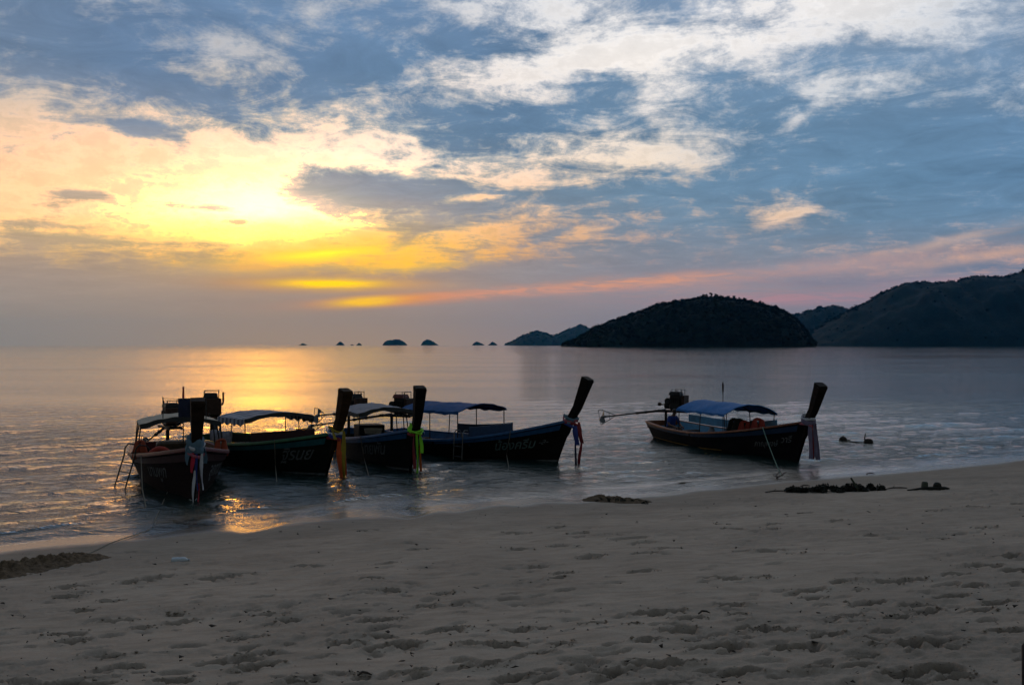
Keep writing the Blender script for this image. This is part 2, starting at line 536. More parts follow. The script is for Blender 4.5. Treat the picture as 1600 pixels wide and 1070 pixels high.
PRINTS_PX = [  # (px, py, length px, turn)
    (112, 916, 46, .1), (125, 924, 44, .2), (105, 930, 40, 0), (172, 936, 36, .2), (132, 953, 40, 0), (185, 968, 48, .2), (222, 976, 30, 0),
    (105, 987, 62, .1), (120, 997, 50, .3), (215, 910, 46, 0), (240, 905, 50, .1), (345, 903, 60, .2), (375, 897, 54, .1), (480, 882, 46, 0),
    (275, 958, 24, .2), (290, 966, 60, .2), (420, 956, 50, .1), (455, 963, 40, 0), (385, 992, 52, .1), (165, 1020, 60, .1), (190, 1038, 70, .15),
    (395, 1018, 72, .1), (360, 1030, 90, .2), (400, 1036, 66, .1), (545, 1000, 50, .1), (90, 1065, 100, .1), (140, 1066, 80, 0), (270, 1060, 60, 0), (470, 1062, 60, .1),
    (575, 829, 26, 0), (655, 857, 34, .1), (605, 879, 30, .1), (580, 905, 34, .1), (610, 923, 32, 0), (690, 927, 30, .2), (720, 943, 34, .3), (665, 945, 30, 0),
    (590, 967, 56, .2), (620, 964, 26, 0), (595, 991, 40, 0), (555, 1000, 36, 0), (710, 979, 46, .1), (690, 985, 60, .1), (805, 984, 46, .1), (840, 980, 40, 0),
    (605, 1008, 66, .3), (645, 1007, 46, .1), (740, 1004, 46, .1), (790, 1007, 50, .1), (755, 1036, 66, .1), (640, 1046, 54, .2), (845, 1020, 50, .1), (820, 1052, 46, 0),
    (565, 1050, 30, 0), (925, 972, 34, .1), (910, 1035, 50, .1), (1015, 958, 70, .1), (1050, 956, 40, .2), (985, 975, 30, 0), (1075, 966, 44, 0), (1060, 985, 60, .1),
    (1025, 1036, 90, .05), (1065, 1036, 60, 0), (920, 873, 32, 0), (845, 886, 30, .1), (810, 859, 46, 0), (805, 833, 30, 0), (870, 825, 30, 0), (905, 834, 30, 0),
    (875, 853, 30, .1), (880, 896, 30, .1), (870, 904, 26, 0), (830, 909, 34, .1), (945, 837, 24, 0), (985, 842, 60, .1), (1000, 848, 40, .1), (1040, 858, 34, 0), (1010, 865, 40, 0),
    (1005, 893, 40, .1), (930, 870, 40, .1), (1130, 819, 24, 0), (1145, 826, 30, 0), (1210, 818, 24, .1), (1205, 826, 20, 0), (1260, 801, 20, 0), (1305, 813, 26, .1),
    (1205, 861, 40, 0), (1160, 862, 24, 0), (1245, 866, 22, 0), (1360, 839, 28, 0), (1460, 798, 24, 0), (1525, 791, 30, 0), (1590, 786, 26, 0), (1540, 824, 30, 0), (1465, 841, 40, 0),
    (1145, 942, 50, 0), (1155, 957, 30, .2), (1115, 1012, 80, .1), (1265, 920, 60, .1), (1270, 930, 40, 0), (1130, 904, 56, 0), (1190, 903, 30, 0), (1355, 939, 60, .1),
    (1430, 941, 46, 0), (1405, 962, 40, 0), (1300, 965, 30, 0), (1325, 957, 40, .1), (1570, 870, 60, .1), (1540, 884, 60, 0), (1590, 890, 50, 0), (1495, 897, 40, 0), (1320, 908, 50, .1),
    (1390, 910, 60, 0), (1430, 905, 40, 0), (1485, 928, 60, .1), (1450, 950, 40, 0), (1575, 985, 50, 0), (1380, 1008, 44, .1), (1250, 1012, 70, .2), (1160, 1048, 60, 0), (1270, 1044, 50, .1),
    (1435, 1010, 60, .05), (1470, 1002, 60, .1), (1410, 1055, 90, .1), (1460, 1048, 80, .15), (1500, 1060, 70, .1), (1350, 1030, 50, 0), (1180, 980, 50, .1), (1210, 985, 60, .1), (1340, 1000, 50, 0),
    (950, 1050, 60, .1), (1010, 1000, 46, .1), (1090, 1000, 30, 0), (880, 1005, 40, 0), (1290, 990, 44, .1), (1535, 950, 50, .1), (1560, 935, 50, 0), (1520, 912, 40, .1),
]


def build_sand():
    ys = [-7, -5, -3.5, -2, -1, 0, .6, 1.1, 1.6, 2.0, 2.2, 2.4, 2.6, 2.8, 3.0, 3.15, 3.3, 3.4, 3.5]
    y = 3.55
    while y < 46:
        ys.append(y)
        y += min(0.1, max(0.008, 0.0005 * y * y)) if y < 34 else 0.35
    ys += [48, 52, 58, 66, 80]
    ys = np.array(ys)
    u = np.concatenate([-np.geomspace(1.6, 0.6, 26), np.linspace(-0.59, 0.59, 800), np.geomspace(0.6, 1.6, 26)])
    Y = np.repeat(ys[:, None], len(u), 1)
    X = u[None, :] * np.maximum(Y + 0.6, 2.2)
    H = h_base(X, Y)
    d = shore_d(X, Y)
    dry = np.clip((d - 0.5) / 2.5, 0, 1)
    near = np.clip((Y * -1 + 9) / 6, 0, 1)
    # long shallow undulation, drift ridges along the shore, fine lumps
    H += dry * (0.05 * fbm(X * .45, Y * .45, 3, 3) + 0.020 * fbm(X * 1.1 - Y * .5, Y * 3.4 - X * 1.4, 4, 11))
    churn = np.clip(fbm(X * .55 + 4, Y * .8, 3, 21) * 2.2 + 0.12 + 0.25 * near + 0.02 * np.clip(X, -5, 8), 0, 1)
    H += dry * churn * (0.026 * np.maximum(fbm(X * 4.5, Y * 6.5, 4, 31), -.25) + 0.016 * fbm(X * 15, Y * 19, 4, 41, .65))
    H += dry * 0.0022 * fbm(X * 34, Y * 38, 2, 51)

    HOLLOW_SHADE = np.zeros_like(H)  # mask for the shade painted inside each footprint

    def dent(cx, cy, la, lb, ang, depth, rim, seed):
        r = 2.6 * max(la, lb)
        j0, j1 = np.searchsorted(ys, [cy - r, cy + r])
        if j1 <= j0:
            return
        xs = X[j0:j1]
        sel = np.abs(xs - cx) < r
        c0, c1 = np.where(sel.any(0))[0][[0, -1]] if sel.any() else (0, -1)
        if c1 <= c0:
            return
        xx = X[j0:j1, c0:c1 + 1] - cx
        yy = Y[j0:j1, c0:c1 + 1] - cy
        ca, sa = math.cos(ang), math.sin(ang)
        a = (xx * ca + yy * sa) / la
        b = (-xx * sa + yy * ca) / lb
        wob = 0.5 * fbm((xx + cx) * 9, (yy + cy) * 9, 3, seed, .55)
        rr = np.sqrt(a * a + b * b) + wob
        HOLLOW_SHADE[j0:j1, c0:c1 + 1] = np.maximum(HOLLOW_SHADE[j0:j1, c0:c1 + 1], min(1, depth * 14) * np.exp(-np.clip(rr, 0, 9) ** 4))
        H[j0:j1, c0:c1 + 1] += -depth * np.exp(-np.clip(rr, 0, 9) ** 6) + rim * np.exp(-((rr - 1.28) / .26) ** 2) * np.clip(1 + 2.0 * wob, .2, 1.8)

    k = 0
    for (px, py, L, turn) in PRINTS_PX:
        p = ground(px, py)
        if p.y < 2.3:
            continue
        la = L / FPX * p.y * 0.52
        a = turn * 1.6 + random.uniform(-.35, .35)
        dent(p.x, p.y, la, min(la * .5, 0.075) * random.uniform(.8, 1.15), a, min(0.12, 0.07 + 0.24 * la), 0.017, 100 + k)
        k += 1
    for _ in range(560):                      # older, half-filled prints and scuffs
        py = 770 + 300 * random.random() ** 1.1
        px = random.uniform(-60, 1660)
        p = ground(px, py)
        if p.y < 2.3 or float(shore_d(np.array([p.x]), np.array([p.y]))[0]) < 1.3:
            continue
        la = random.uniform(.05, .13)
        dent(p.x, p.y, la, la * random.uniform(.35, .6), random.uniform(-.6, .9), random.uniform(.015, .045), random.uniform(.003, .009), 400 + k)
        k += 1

    def heap(p0, p1, wid, hgt, seed):
        a = ground(*p0)
        b = ground(*p1)
        ax = np.array([b.x - a.x, b.y - a.y])
        L = np.linalg.norm(ax)
        ax /= L
        t = (X - a.x) * ax[0] + (Y - a.y) * ax[1]
        s = -(X - a.x) * ax[1] + (Y - a.y) * ax[0]
        env = np.clip(t / (.15 * L), 0, 1) * np.clip((L - t) / (.3 * L), 0, 1)
        prof = np.exp(-(s / wid) ** 2) * env
        m = prof > 0.01
        n = fbm(X * 9, Y * 9, 4, seed) + 0.6 * fbm(X * 24, Y * 24, 3, seed + 9)
        H[m] += (prof * hgt * np.clip(1 + 0.8 * n, 0.2, 1.7))[m]
    heap((905, 858), (930, 872), 0.12, 0.02, 63)
    V = np.stack([X, Y, H], -1).reshape(-1, 3)
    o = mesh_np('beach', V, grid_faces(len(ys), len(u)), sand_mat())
    at_ = o.data.attributes.new('turned_shade', 'FLOAT', 'POINT')
    at_.data.foreach_set('value', (HOLLOW_SHADE + 0.25 * dry * churn).reshape(-1).astype(np.float32))
    return o, X, Y, H, ys, u


def sand_mat():
    m, g, out = new_mat('sand')
    geo = g.n('ShaderNodeNewGeometry')
    pos = geo.outputs['Position']
    px, py, pz = g.sep(pos)
    big = g.noise(pos, 0.45, 5, 0.6)
    mid = g.noise(g.v('MULTIPLY', pos, (1.0, 2.2, 1.0)), 2.6, 6, 0.65)
    grain = g.noise(pos, 95, 3, 0.7)
    speck = g.noise(pos, 30, 4, 0.6)
    wet_edge = g.m('ADD', pz, g.m('MULTIPLY', g.m('SUBTRACT', g.noise(pos, 1.3, 3, .5), .5), 0.03))
    wet = g.rng(wet_edge, 0.012, 0.05, 1, 0, smooth=True)
    damp = g.rng(wet_edge, 0.05, 0.40, 1, 0, smooth=True)
    c = g.mix(g.rng(big, .34, .66), (0.50, 0.405, 0.315), (0.41, 0.332, 0.257))
    c = g.mix(g.rng(mid, .45, .72), c, (0.325, 0.262, 0.199))
    c = g.mix(g.rng(mid, .28, .42, .35, 0), c, (0.58, 0.50, 0.40))
    c = g.mix(g.rng(grain, .35, .75, 0, .35), c, (0.17, 0.135, 0.108))
    c = g.mix(g.rng(speck, .66, .74, 0, .55), c, (0.10, 0.078, 0.062))
    c = g.mix(g.m('MULTIPLY', damp, 0.32), c, (0.165, 0.132, 0.104))
    c = g.mix(g.m('MULTIPLY', wet, 0.75), c, (0.105, 0.084, 0.066))
    tu = g.n('ShaderNodeAttribute', attribute_name='turned_shade')
    c = g.mix(g.m('MULTIPLY', tu.outputs['Fac'], 0.72), c, (0.085, 0.070, 0.056))      # shade painted into the footprint hollows, plus damp churned sand
    p = g.n('ShaderNodeBsdfPrincipled')
    g.put(p.inputs['Base Color'], c)
    g.put(p.inputs['Roughness'], g.mixf(wet, 0.92, 0.26))
    g.put(p.inputs['Specular IOR Level'], g.mixf(wet, 0.12, 0.5))
    b = g.n('ShaderNodeBump')
    g.put(b.inputs['Strength'], g.mixf(wet, 0.75, 0.05))
    b.inputs['Distance'].default_value = 0.022
    g.put(b.inputs['Height'], g.m('ADD', g.m('MULTIPLY', mid, .6), g.m('ADD', g.m('MULTIPLY', speck, .5), g.m('MULTIPLY', grain, .22))))
    g.put(p.inputs['Normal'], b.outputs[0])
    m.node_tree.links.new(p.outputs[0], out.inputs[0])
    return m


beach, SX, SY, SH, SYS, SU = build_sand()
beach = tag(beach, 'pale damp sand beach with footprints sloping to the water', kind='structure')


# ------------------------------------------------------------------ sea
def water_mat():
    m, g, out = new_mat('sea_water')
    geo = g.n('ShaderNodeNewGeometry')
    pos = geo.outputs['Position']
    x, y, z = g.sep(pos)
    at_ = g.n('ShaderNodeAttribute', attribute_name='depth')
    depth = at_.outputs['Fac']
    far = g.rng(y, 30, 400, 0, 1)
    p2 = g.v('MULTIPLY', pos, (0.55, 1.0, 0.0))
    a = g.noise(p2, 1.1, 4, 0.55, 0.4)
    b_ = g.noise(p2, 4.6, 4, 0.6, 0.3)
    c_ = g.noise(p2, 16.0, 3, 0.6)
    gust = g.noise(g.v('MULTIPLY', pos, (0.012, 0.05, 0.0)), 1.0, 3, 0.5)
    calm = g.rng(gust, 0.38, 0.62, 0.55, 1.25)
    shal = g.rng(depth, 0.0, 0.12, 0.38, 1.0)
    hgt = g.m('ADD', g.m('MULTIPLY', a, 0.20), g.m('ADD', g.m('MULTIPLY', b_, 0.095), g.m('MULTIPLY', c_, 0.020)))
    hgt = g.m('MULTIPLY', hgt, g.m('MULTIPLY', calm, g.m('MULTIPLY', shal, g.rng(y, 22, 62, 1.15, 0.27))))
    bp = g.n('ShaderNodeBump')
    bp.inputs['Strength'].default_value = 1.0
    bp.inputs['Distance'].default_value = 1.0
    g.put(bp.inputs['Height'], hgt)
    gl = g.n('ShaderNodeBsdfGlossy')
    gl.inputs['Color'].default_value = (1, 1, 1, 1)
    g.put(gl.inputs['Roughness'], g.rng(y, 20, 900, 0.03, 0.05))
    g.put(gl.inputs['Normal'], bp.outputs[0])
    body = g.n('ShaderNodeBsdfDiffuse')
    g.put(body.inputs['Color'], g.mix(g.rng(depth, .1, 1.2), (0.012, 0.028, 0.022), (0.006, 0.026, 0.027)))
    tr = g.n('ShaderNodeBsdfTransparent')
    tr.inputs['Color'].default_value = (0.93, 0.98, 0.95, 1)
    clear = g.m('EXPONENT', g.m('MULTIPLY', depth, -13.0))
    inner = g.n('ShaderNodeMixShader')
    g.put(inner.inputs[0], clear)
    m.node_tree.links.new(body.outputs[0], inner.inputs[1])
    m.node_tree.links.new(tr.outputs[0], inner.inputs[2])
    fr = g.n('ShaderNodeFresnel')
    fr.inputs['IOR'].default_value = 1.5
    g.put(fr.inputs['Normal'], bp.outputs[0])
    sh = g.n('ShaderNodeMixShader')
    g.put(sh.inputs[0], fr.outputs[0])
    m.node_tree.links.new(inner.outputs[0], sh.inputs[1])
    m.node_tree.links.new(gl.outputs[0], sh.inputs[2])
    m.node_tree.links.new(sh.outputs[0], out.inputs[0])
    return m


def build_sea():
    ys = list(np.geomspace(10.5, 76, 520)) + list(np.geomspace(77, 16000, 110))
    ys = np.array(ys)
    u = np.concatenate([-np.geomspace(1.7, 0.66, 24), np.linspace(-0.65, 0.65, 560), np.geomspace(0.66, 1.7, 24)])
    Y = np.repeat(ys[:, None], len(u), 1)
    X = u[None, :] * Y
    d = shore_d(X, Y)
    H = np.zeros_like(X)
    fade = np.clip((66 - Y) / 36, 0, 1) * np.clip(-d / 1.2, 0, 1)
    r2 = random.Random(5)
    for k in range(26):
        L = r2.uniform(.55, 3.4)
        th = math.radians(r2.gauss(118, 22))
        kx, ky = math.cos(th) * 6.283 / L, math.sin(th) * 6.283 / L
        H += fade * 0.0042 * L ** .75 * np.sin(kx * X + ky * Y + r2.uniform(0, 6.28) + 1.3 * fbm(X * .3, Y * .3, 2, k))
    # small wavelets that run up to the shore
    wig = 0.35 * fbm(X * .35, Y * .35, 3, 77)
    for off, amp, wd in ((0.75, .020, .09), (1.75, .034, .13), (3.0, .030, .17), (4.6, .026, .2), (6.6, .022, .24)):
        q = (-d + wig * (1 + off * .5) - off) / wd
        gate = np.clip(fbm(X * .22 + off * 9, Y * .22, 2, 88) * 3 + .55, 0, 1)
        H += amp * gate * np.exp(-q * q) * np.clip(-d / .5, 0, 1)
    dep = np.maximum(H - h_base(X, Y), 0.0)
    V = np.stack([X, Y, H], -1).reshape(-1, 3)
    F = grid_faces(len(ys), len(u))
    keep = (d.reshape(-1)[F] < 1.2).any(1)
    o = mesh_np('sea', V, F[keep], water_mat())
    at_ = o.data.attributes.new('depth', 'FLOAT', 'POINT')
    at_.data.foreach_set('value', dep.reshape(-1).astype(np.float32))
    return o


sea = tag(build_sea(), 'calm rippled sea reflecting the sunset', kind='structure')


# ------------------------------------------------------------------ islands and hills
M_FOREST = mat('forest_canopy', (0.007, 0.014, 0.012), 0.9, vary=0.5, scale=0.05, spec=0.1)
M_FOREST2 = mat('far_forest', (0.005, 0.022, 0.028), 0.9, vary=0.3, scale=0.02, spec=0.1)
M_BARK = mat('bark', (0.06, 0.045, 0.03), 0.9, scale=1.0)


def hill(name, prof, dist, depth, rough, seed, material, label, nx=160, ny=36):
    """a wooded hill whose crest runs through the profile points of the photograph"""
    px = np.array([p[0] for p in prof], float)
    py = np.array([p[1] for p in prof], float)
    xs_px = np.linspace(px[0], px[-1], nx)
    crest = np.interp(xs_px, px, np.maximum(CAM_H - (py - HZN) / FPX * dist, -2))
    xs = (xs_px - 800) / FPX * dist
    v = np.linspace(-1, 1, ny)
    X = np.repeat(xs[None, :], ny, 0)
    Vv = np.repeat(v[:, None], nx, 1)
    Cc = np.repeat(crest[None, :], ny, 0)
    span = xs[-1] - xs[0]
    shape = np.clip(1 - np.abs(Vv) ** 1.6, 0, 1) ** 0.85
    dep = depth * (0.35 + 0.65 * np.clip(Cc / crest.max(), 0, 1) ** .5)
    Y = dist + Vv * dep
    X2 = X * (Y / dist) * 0.5 + X * 0.5
    Z = Cc * shape
    n = fbm(X * 6 / span * 4, Y * 6 / span * 4, 4, seed)
    gul = fbm(X * 2.2 / span * 9, Y * 0.5 / span * 9, 3, seed + 5)
    Z = Z + shape * (1 - shape ** 4) * Cc * 0.28 * (n + gul * .6) + rough * fbm(X / rough / 3.0, Y / rough / 3.0, 3, seed + 9) * np.clip(Cc / (4 * rough), 0, 1)
    Z = np.minimum(Z, np.maximum(Cc, 0) + rough * .5)
    Z[0, :] = -3
    Z[-1, :] = -3
    Z[:, 0] = -3
    Z[:, -1] = -3
    o = mesh_np(name, np.stack([X2, Y, Z], -1).reshape(-1, 3), grid_faces(ny, nx), material)
    tag(o, label, kind='structure')
    return o, X2, Y, Z


ISLE = [(876, 541), (884, 536), (897, 533), (912, 523), (930, 513), (950, 505), (975, 497), (1000, 489), (1022, 480), (1040, 474), (1060, 472), (1085, 469), (1105, 466),
        (1125, 466), (1150, 470), (1180, 475), (1200, 480), (1220, 485), (1236, 495), (1248, 508), (1257, 521), (1262, 531), (1266, 541)]
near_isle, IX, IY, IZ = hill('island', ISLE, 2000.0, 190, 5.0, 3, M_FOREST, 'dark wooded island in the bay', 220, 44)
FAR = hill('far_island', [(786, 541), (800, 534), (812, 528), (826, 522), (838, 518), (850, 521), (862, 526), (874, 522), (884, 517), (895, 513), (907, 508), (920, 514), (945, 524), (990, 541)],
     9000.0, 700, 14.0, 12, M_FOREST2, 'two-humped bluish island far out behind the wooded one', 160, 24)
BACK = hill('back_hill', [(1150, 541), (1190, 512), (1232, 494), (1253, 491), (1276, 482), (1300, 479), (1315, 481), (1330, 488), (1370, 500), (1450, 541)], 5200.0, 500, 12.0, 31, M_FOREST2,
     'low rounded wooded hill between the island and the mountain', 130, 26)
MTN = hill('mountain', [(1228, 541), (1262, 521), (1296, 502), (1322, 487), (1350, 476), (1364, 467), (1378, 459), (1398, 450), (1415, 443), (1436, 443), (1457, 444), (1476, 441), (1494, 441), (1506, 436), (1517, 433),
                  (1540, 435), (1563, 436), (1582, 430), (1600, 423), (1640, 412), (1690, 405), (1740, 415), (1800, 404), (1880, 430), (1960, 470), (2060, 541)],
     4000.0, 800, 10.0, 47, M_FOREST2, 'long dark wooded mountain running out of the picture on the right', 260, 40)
for (x0, x1, yt, w) in ((466, 481, 536.2, 0), (524, 539, 533.5, 0), (546, 554, 538.0, 0), (556, 566, 535.5, 0), (597, 637, 530.2, 1), (657, 686, 530.6, 2), (737, 758, 534.0, 2), (762, 778, 534.0, 0)):
    q = x1 - x0
    shp = {0: [(0, 541), (.2, .45), (.45, 1), (.6, .9), (.85, .4), (1, 541)], 1: [(0, 541), (.1, .6), (.3, .92), (.5, 1), (.7, .9), (.9, .45), (1, 541)],
           2: [(0, 541), (.12, .6), (.3, 1), (.5, .92), (.75, .55), (1, 541)]}[w]
    pr = [(x0 + a * q, 541 if b == 541 else 539.6 - (539.6 - yt) * b) for a, b in shp]
    hill('islet', pr, 12000.0, q / FPX * 12000 * .4, 14.0, int(x0), M_FOREST2, 'tiny far islet on the horizon', 40, 12)


def leaf_cloud(centers, radii, per, size, seed):
    """many small leaf-clump faces scattered through the given balls"""
    r = np.random.default_rng(seed)
    P, S = [], []
    for c, rad in zip(centers, radii):
        v = r.normal(size=(per, 3))
        v /= np.linalg.norm(v, axis=1)[:, None]
        rr = rad * r.random(per)[:, None] ** .45
        P.append(np.array(c)[None, :] + v * rr * np.array([1, 1, .72]))
        S.append(size * (0.6 + 0.8 * r.random(per)))
    P = np.concatenate(P)
    S = np.concatenate(S)
    n = len(P)
    a = r.normal(size=(n, 3))
    a /= np.linalg.norm(a, axis=1)[:, None]
    b = np.cross(a, r.normal(size=(n, 3)))
    b /= np.linalg.norm(b, axis=1)[:, None]
    s = S[:, None]
    V = np.stack([P - a * s - b * s * .6, P + a * s - b * s * .6, P + a * s + b * s * .6, P - a * s + b * s * .6], 1).reshape(-1, 3)
    F = np.arange(n * 4).reshape(-1, 4)
    return V, F


def forest(HX, HY, HZ, n, ncrest, rad, per, size, seed, material, label):
    """leaf clumps over the near side and the crest of a hill"""
    r = np.random.default_rng(seed)
    ny, nx = HX.shape
    cs, rs = [], []
    for q in range(n + ncrest):
        i = int(r.integers(2, nx - 2))
        if q < n:
            j = int(r.integers(1, ny // 2 + 2))
        else:
            j = int(np.argmax(HZ[:, i])) + int(r.integers(-1, 2))
        j = min(max(j, 1), ny - 2)
        z = HZ[j, i]
        if z < rad[0] * .8:
            continue
        f = r.random()
        ra = rad[0] + (rad[1] - rad[0]) * f * f
        xx = HX[j, i] + (HX[j, min(i + 1, nx - 1)] - HX[j, i]) * r.random()
        cs.append((xx, HY[j, i] + r.normal() * rad[0], z + ra * (r.uniform(-.5, .3) if q < n else r.uniform(-.3, .45))))
        rs.append(ra)
    V, F = leaf_cloud(cs, rs, per, size, seed + 1)
    o = mesh_np('forest', V, F, material, smooth=False)
    tag(o, label, 'forest', kind='stuff')


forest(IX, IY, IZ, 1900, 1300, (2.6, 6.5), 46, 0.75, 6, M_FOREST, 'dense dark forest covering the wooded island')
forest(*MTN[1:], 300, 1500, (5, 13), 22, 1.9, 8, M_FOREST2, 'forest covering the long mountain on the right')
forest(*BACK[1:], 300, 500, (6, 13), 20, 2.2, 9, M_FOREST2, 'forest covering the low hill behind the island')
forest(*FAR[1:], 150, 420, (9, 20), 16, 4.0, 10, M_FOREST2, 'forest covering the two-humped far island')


def crest_tree(px, hgt, spread, seed):
    r = random.Random(seed)
    i = int(np.argmin(np.abs(IX[IX.shape[0] // 2] - (px - 800) / FPX * 2000)))
    j = int(np.argmax(IZ[:, i]))
    base = (float(IX[j, i]), float(IY[j, i]), float(IZ[j, i]) - 1)
    t = empty('tree', base)
    me_v, me_f = [], []
    n = 6
    segs = [(0, 0, 0, .45), (r.uniform(-.4, .4), 0, hgt * .45, .32), (r.uniform(-.9, .9), 0, hgt * .8, .16)]
    for (x, y, z, rad) in segs:
        for k in range(n):
            me_v.append((x + rad * math.cos(k * 6.283 / n), y + rad * math.sin(k * 6.283 / n), z))
    for s in range(2):
        for k in range(n):
            me_f.append((s * n + k, s * n + (k + 1) % n, (s + 1) * n + (k + 1) % n, (s + 1) * n + k))
    mesh_np('trunk', me_v, me_f, M_BARK, t)
    cs, rs = [], []
    spread *= .62
    t.location.z -= 2.0
    for k in range(r.randint(8, 12)):
        a = r.uniform(0, 6.28)
        q = r.uniform(.2, 1) * spread
        cs.append((q * 1.3 * math.cos(a), q * math.sin(a), hgt * r.uniform(.32, 1.0)))
        rs.append(r.uniform(1.6, 2.6))
    V, F = leaf_cloud(cs, rs, 60, 0.5, seed)
    mesh_np('crown', V, F, M_FOREST, t, smooth=False)
    tag(t, 'small tree standing out on the skyline of the wooded island', 'tree', 'trees along the crest of the wooded island')


for k, (px, h_, s_) in enumerate([(1030, 7, 2.5), (1045, 7, 3), (1058, 8, 3), (1072, 8, 3.5), (1087, 9, 3.5), (1097, 11, 4), (1104, 13, 4.5), (1112, 13, 4), (1119, 12, 4.5), (1128, 11, 4),
                                  (1138, 10, 4), (1147, 12, 4.5), (1155, 11, 4), (1163, 10, 4.5), (1174, 9, 4), (1184, 12, 4.5), (1191, 11, 4), (1203, 9, 3.5), (1210, 10, 4), (1217, 9, 4),
                                  (1226, 8, 3), (960, 7, 3), (975, 7, 3), (942, 6, 2.5)]):
    crest_tree(px, h_ * 0.85, s_, 900 + k)


# ------------------------------------------------------------------ mesh builder
class MB:
    def __init__(self):
        self.v, self.f = [], []

    def add(self, vs, fs):
        o = len(self.v)
        self.v += [tuple(p) for p in vs]
        self.f += [tuple(o + i for i in q) for q in fs]
        return self

    def box(self, c, s, rot=None, taper=1.0, bev=0.0):
        """box with chamfered edges; s = full sizes"""
        hx, hy, hz = s[0] / 2, s[1] / 2, s[2] / 2
        b = min(bev if bev else min(s) * 0.12, min(s) * .45)
        M = rot.to_matrix() if isinstance(rot, Euler) else (rot or Matrix.Identity(3))
        vs = []
        for (z, ins, tp) in ((-hz, b, 1), (-hz + b, 0, 1), (hz - b, 0, taper), (hz, b, taper)):
            ax, ay = (hx - ins) * tp, (hy - ins) * tp
            bx, by = max(ax - (b if not ins else b * .4), 0.001), max(ay - (b if not ins else b * .4), 0.001)
            for (x, y) in ((ax, by), (bx, ay), (-bx, ay), (-ax, by), (-ax, -by), (-bx, -ay), (bx, -ay), (ax, -by)):
                vs.append(Vector(c) + M @ Vector((x, y, z)))
        fs = [tuple(range(7, -1, -1)), tuple(range(24, 32))]
        for k in range(3):
            for i in range(8):
                fs.append((k * 8 + i, k * 8 + (i + 1) % 8, k * 8 + 8 + (i + 1) % 8, k * 8 + 8 + i))
        return self.add(vs, fs)

    def tube(self, pts, rad, n=8, cap=True):
        pts = [Vector(p) for p in pts]
        rads = rad if isinstance(rad, (list, tuple)) else [rad] * len(pts)
        up = Vector((0, 0, 1))
        vs, fs = [], []
        prev = None
        for i, p in enumerate(pts):
            t = (pts[min(i + 1, len(pts) - 1)] - pts[max(i - 1, 0)])
            t = t.normalized() if t.length > 1e-9 else up
            a = prev - t * prev.dot(t) if prev is not None else t.cross(up if abs(t.z) < .9 else Vector((1, 0, 0)))
            if a.length < 1e-6:
                a = t.cross(Vector((1, 0, 0)))
            a.normalize()
            prev = a
            b = t.cross(a)
            for k in range(n):
                th = k * math.tau / n
                vs.append(p + (a * math.cos(th) + b * math.sin(th)) * rads[i])
        for i in range(len(pts) - 1):
            for k in range(n):
                fs.append((i * n + k, i * n + (k + 1) % n, (i + 1) * n + (k + 1) % n, (i + 1) * n + k))
        if cap:
            fs.append(tuple(range(n - 1, -1, -1)))
            fs.append(tuple(range((len(pts) - 1) * n, len(pts) * n)))
        return self.add(vs, fs)

    def loft(self, secs, close=True, cap=True):
        n = len(secs[0])
        vs = [p for s in secs for p in s]
        fs = []
        for i in range(len(secs) - 1):
            for k in range(n if close else n - 1):
                fs.append((i * n + k, i * n + (k + 1) % n, (i + 1) * n + (k + 1) % n, (i + 1) * n + k))
        if cap and close:
            fs.append(tuple(range(n - 1, -1, -1)))
            fs.append(tuple(range((len(secs) - 1) * n, len(secs) * n)))
        return self.add(vs, fs)

    def ball(self, c, r, nu=12, nv=8, squash=(1, 1, 1), wob=0.0, seed=0):
        rr = random.Random(seed)
        secs = []
        for j in range(1, nv):
            ph = math.pi * j / nv
            secs.append([Vector((c[0] + squash[0] * r * math.sin(ph) * math.cos(k * math.tau / nu) * (1 + wob * rr.uniform(-1, 1)),
                                 c[1] + squash[1] * r * math.sin(ph) * math.sin(k * math.tau / nu) * (1 + wob * rr.uniform(-1, 1)),
                                 c[2] + squash[2] * r * -math.cos(ph))) for k in range(nu)])
        return self.loft(secs)

    def build(self, name, material, parent=None, smooth=None, loc=(0, 0, 0)):
        me = bpy.data.meshes.new(name)
        me.from_pydata(self.v, [], self.f)
        me.validate()
        bm = bmesh.new()
        bm.from_mesh(me)
        bmesh.ops.recalc_face_normals(bm, faces=bm.faces)
        bm.to_mesh(me)
        bm.free()
        if smooth:
            me.polygons.foreach_set('use_smooth', [True] * len(me.polygons))
            me.update()
            try:
                me.set_sharp_from_angle(angle=math.radians(smooth))
            except Exception:
                pass
        me.materials.append(material)
        o = bpy.data.objects.new(name, me)
        o.location = loc
        COL.objects.link(o)
        if parent is not None:
            o.parent = parent
        return o


def sag(a, b, drop, n=12):
    a, b = Vector(a), Vector(b)
    return [a.lerp(b, i / n) - Vector((0, 0, drop * 4 * (i / n) * (1 - i / n))) for i in range(n + 1)]


# ------------------------------------------------------------------ paints, woods, metals, cloths
W = (1, 1, 1)
PM = {}


def pm(key, base, rough=0.5, **kw):
    if key not in PM:
        PM[key] = mat(key, base, rough, **kw)
    return PM[key]


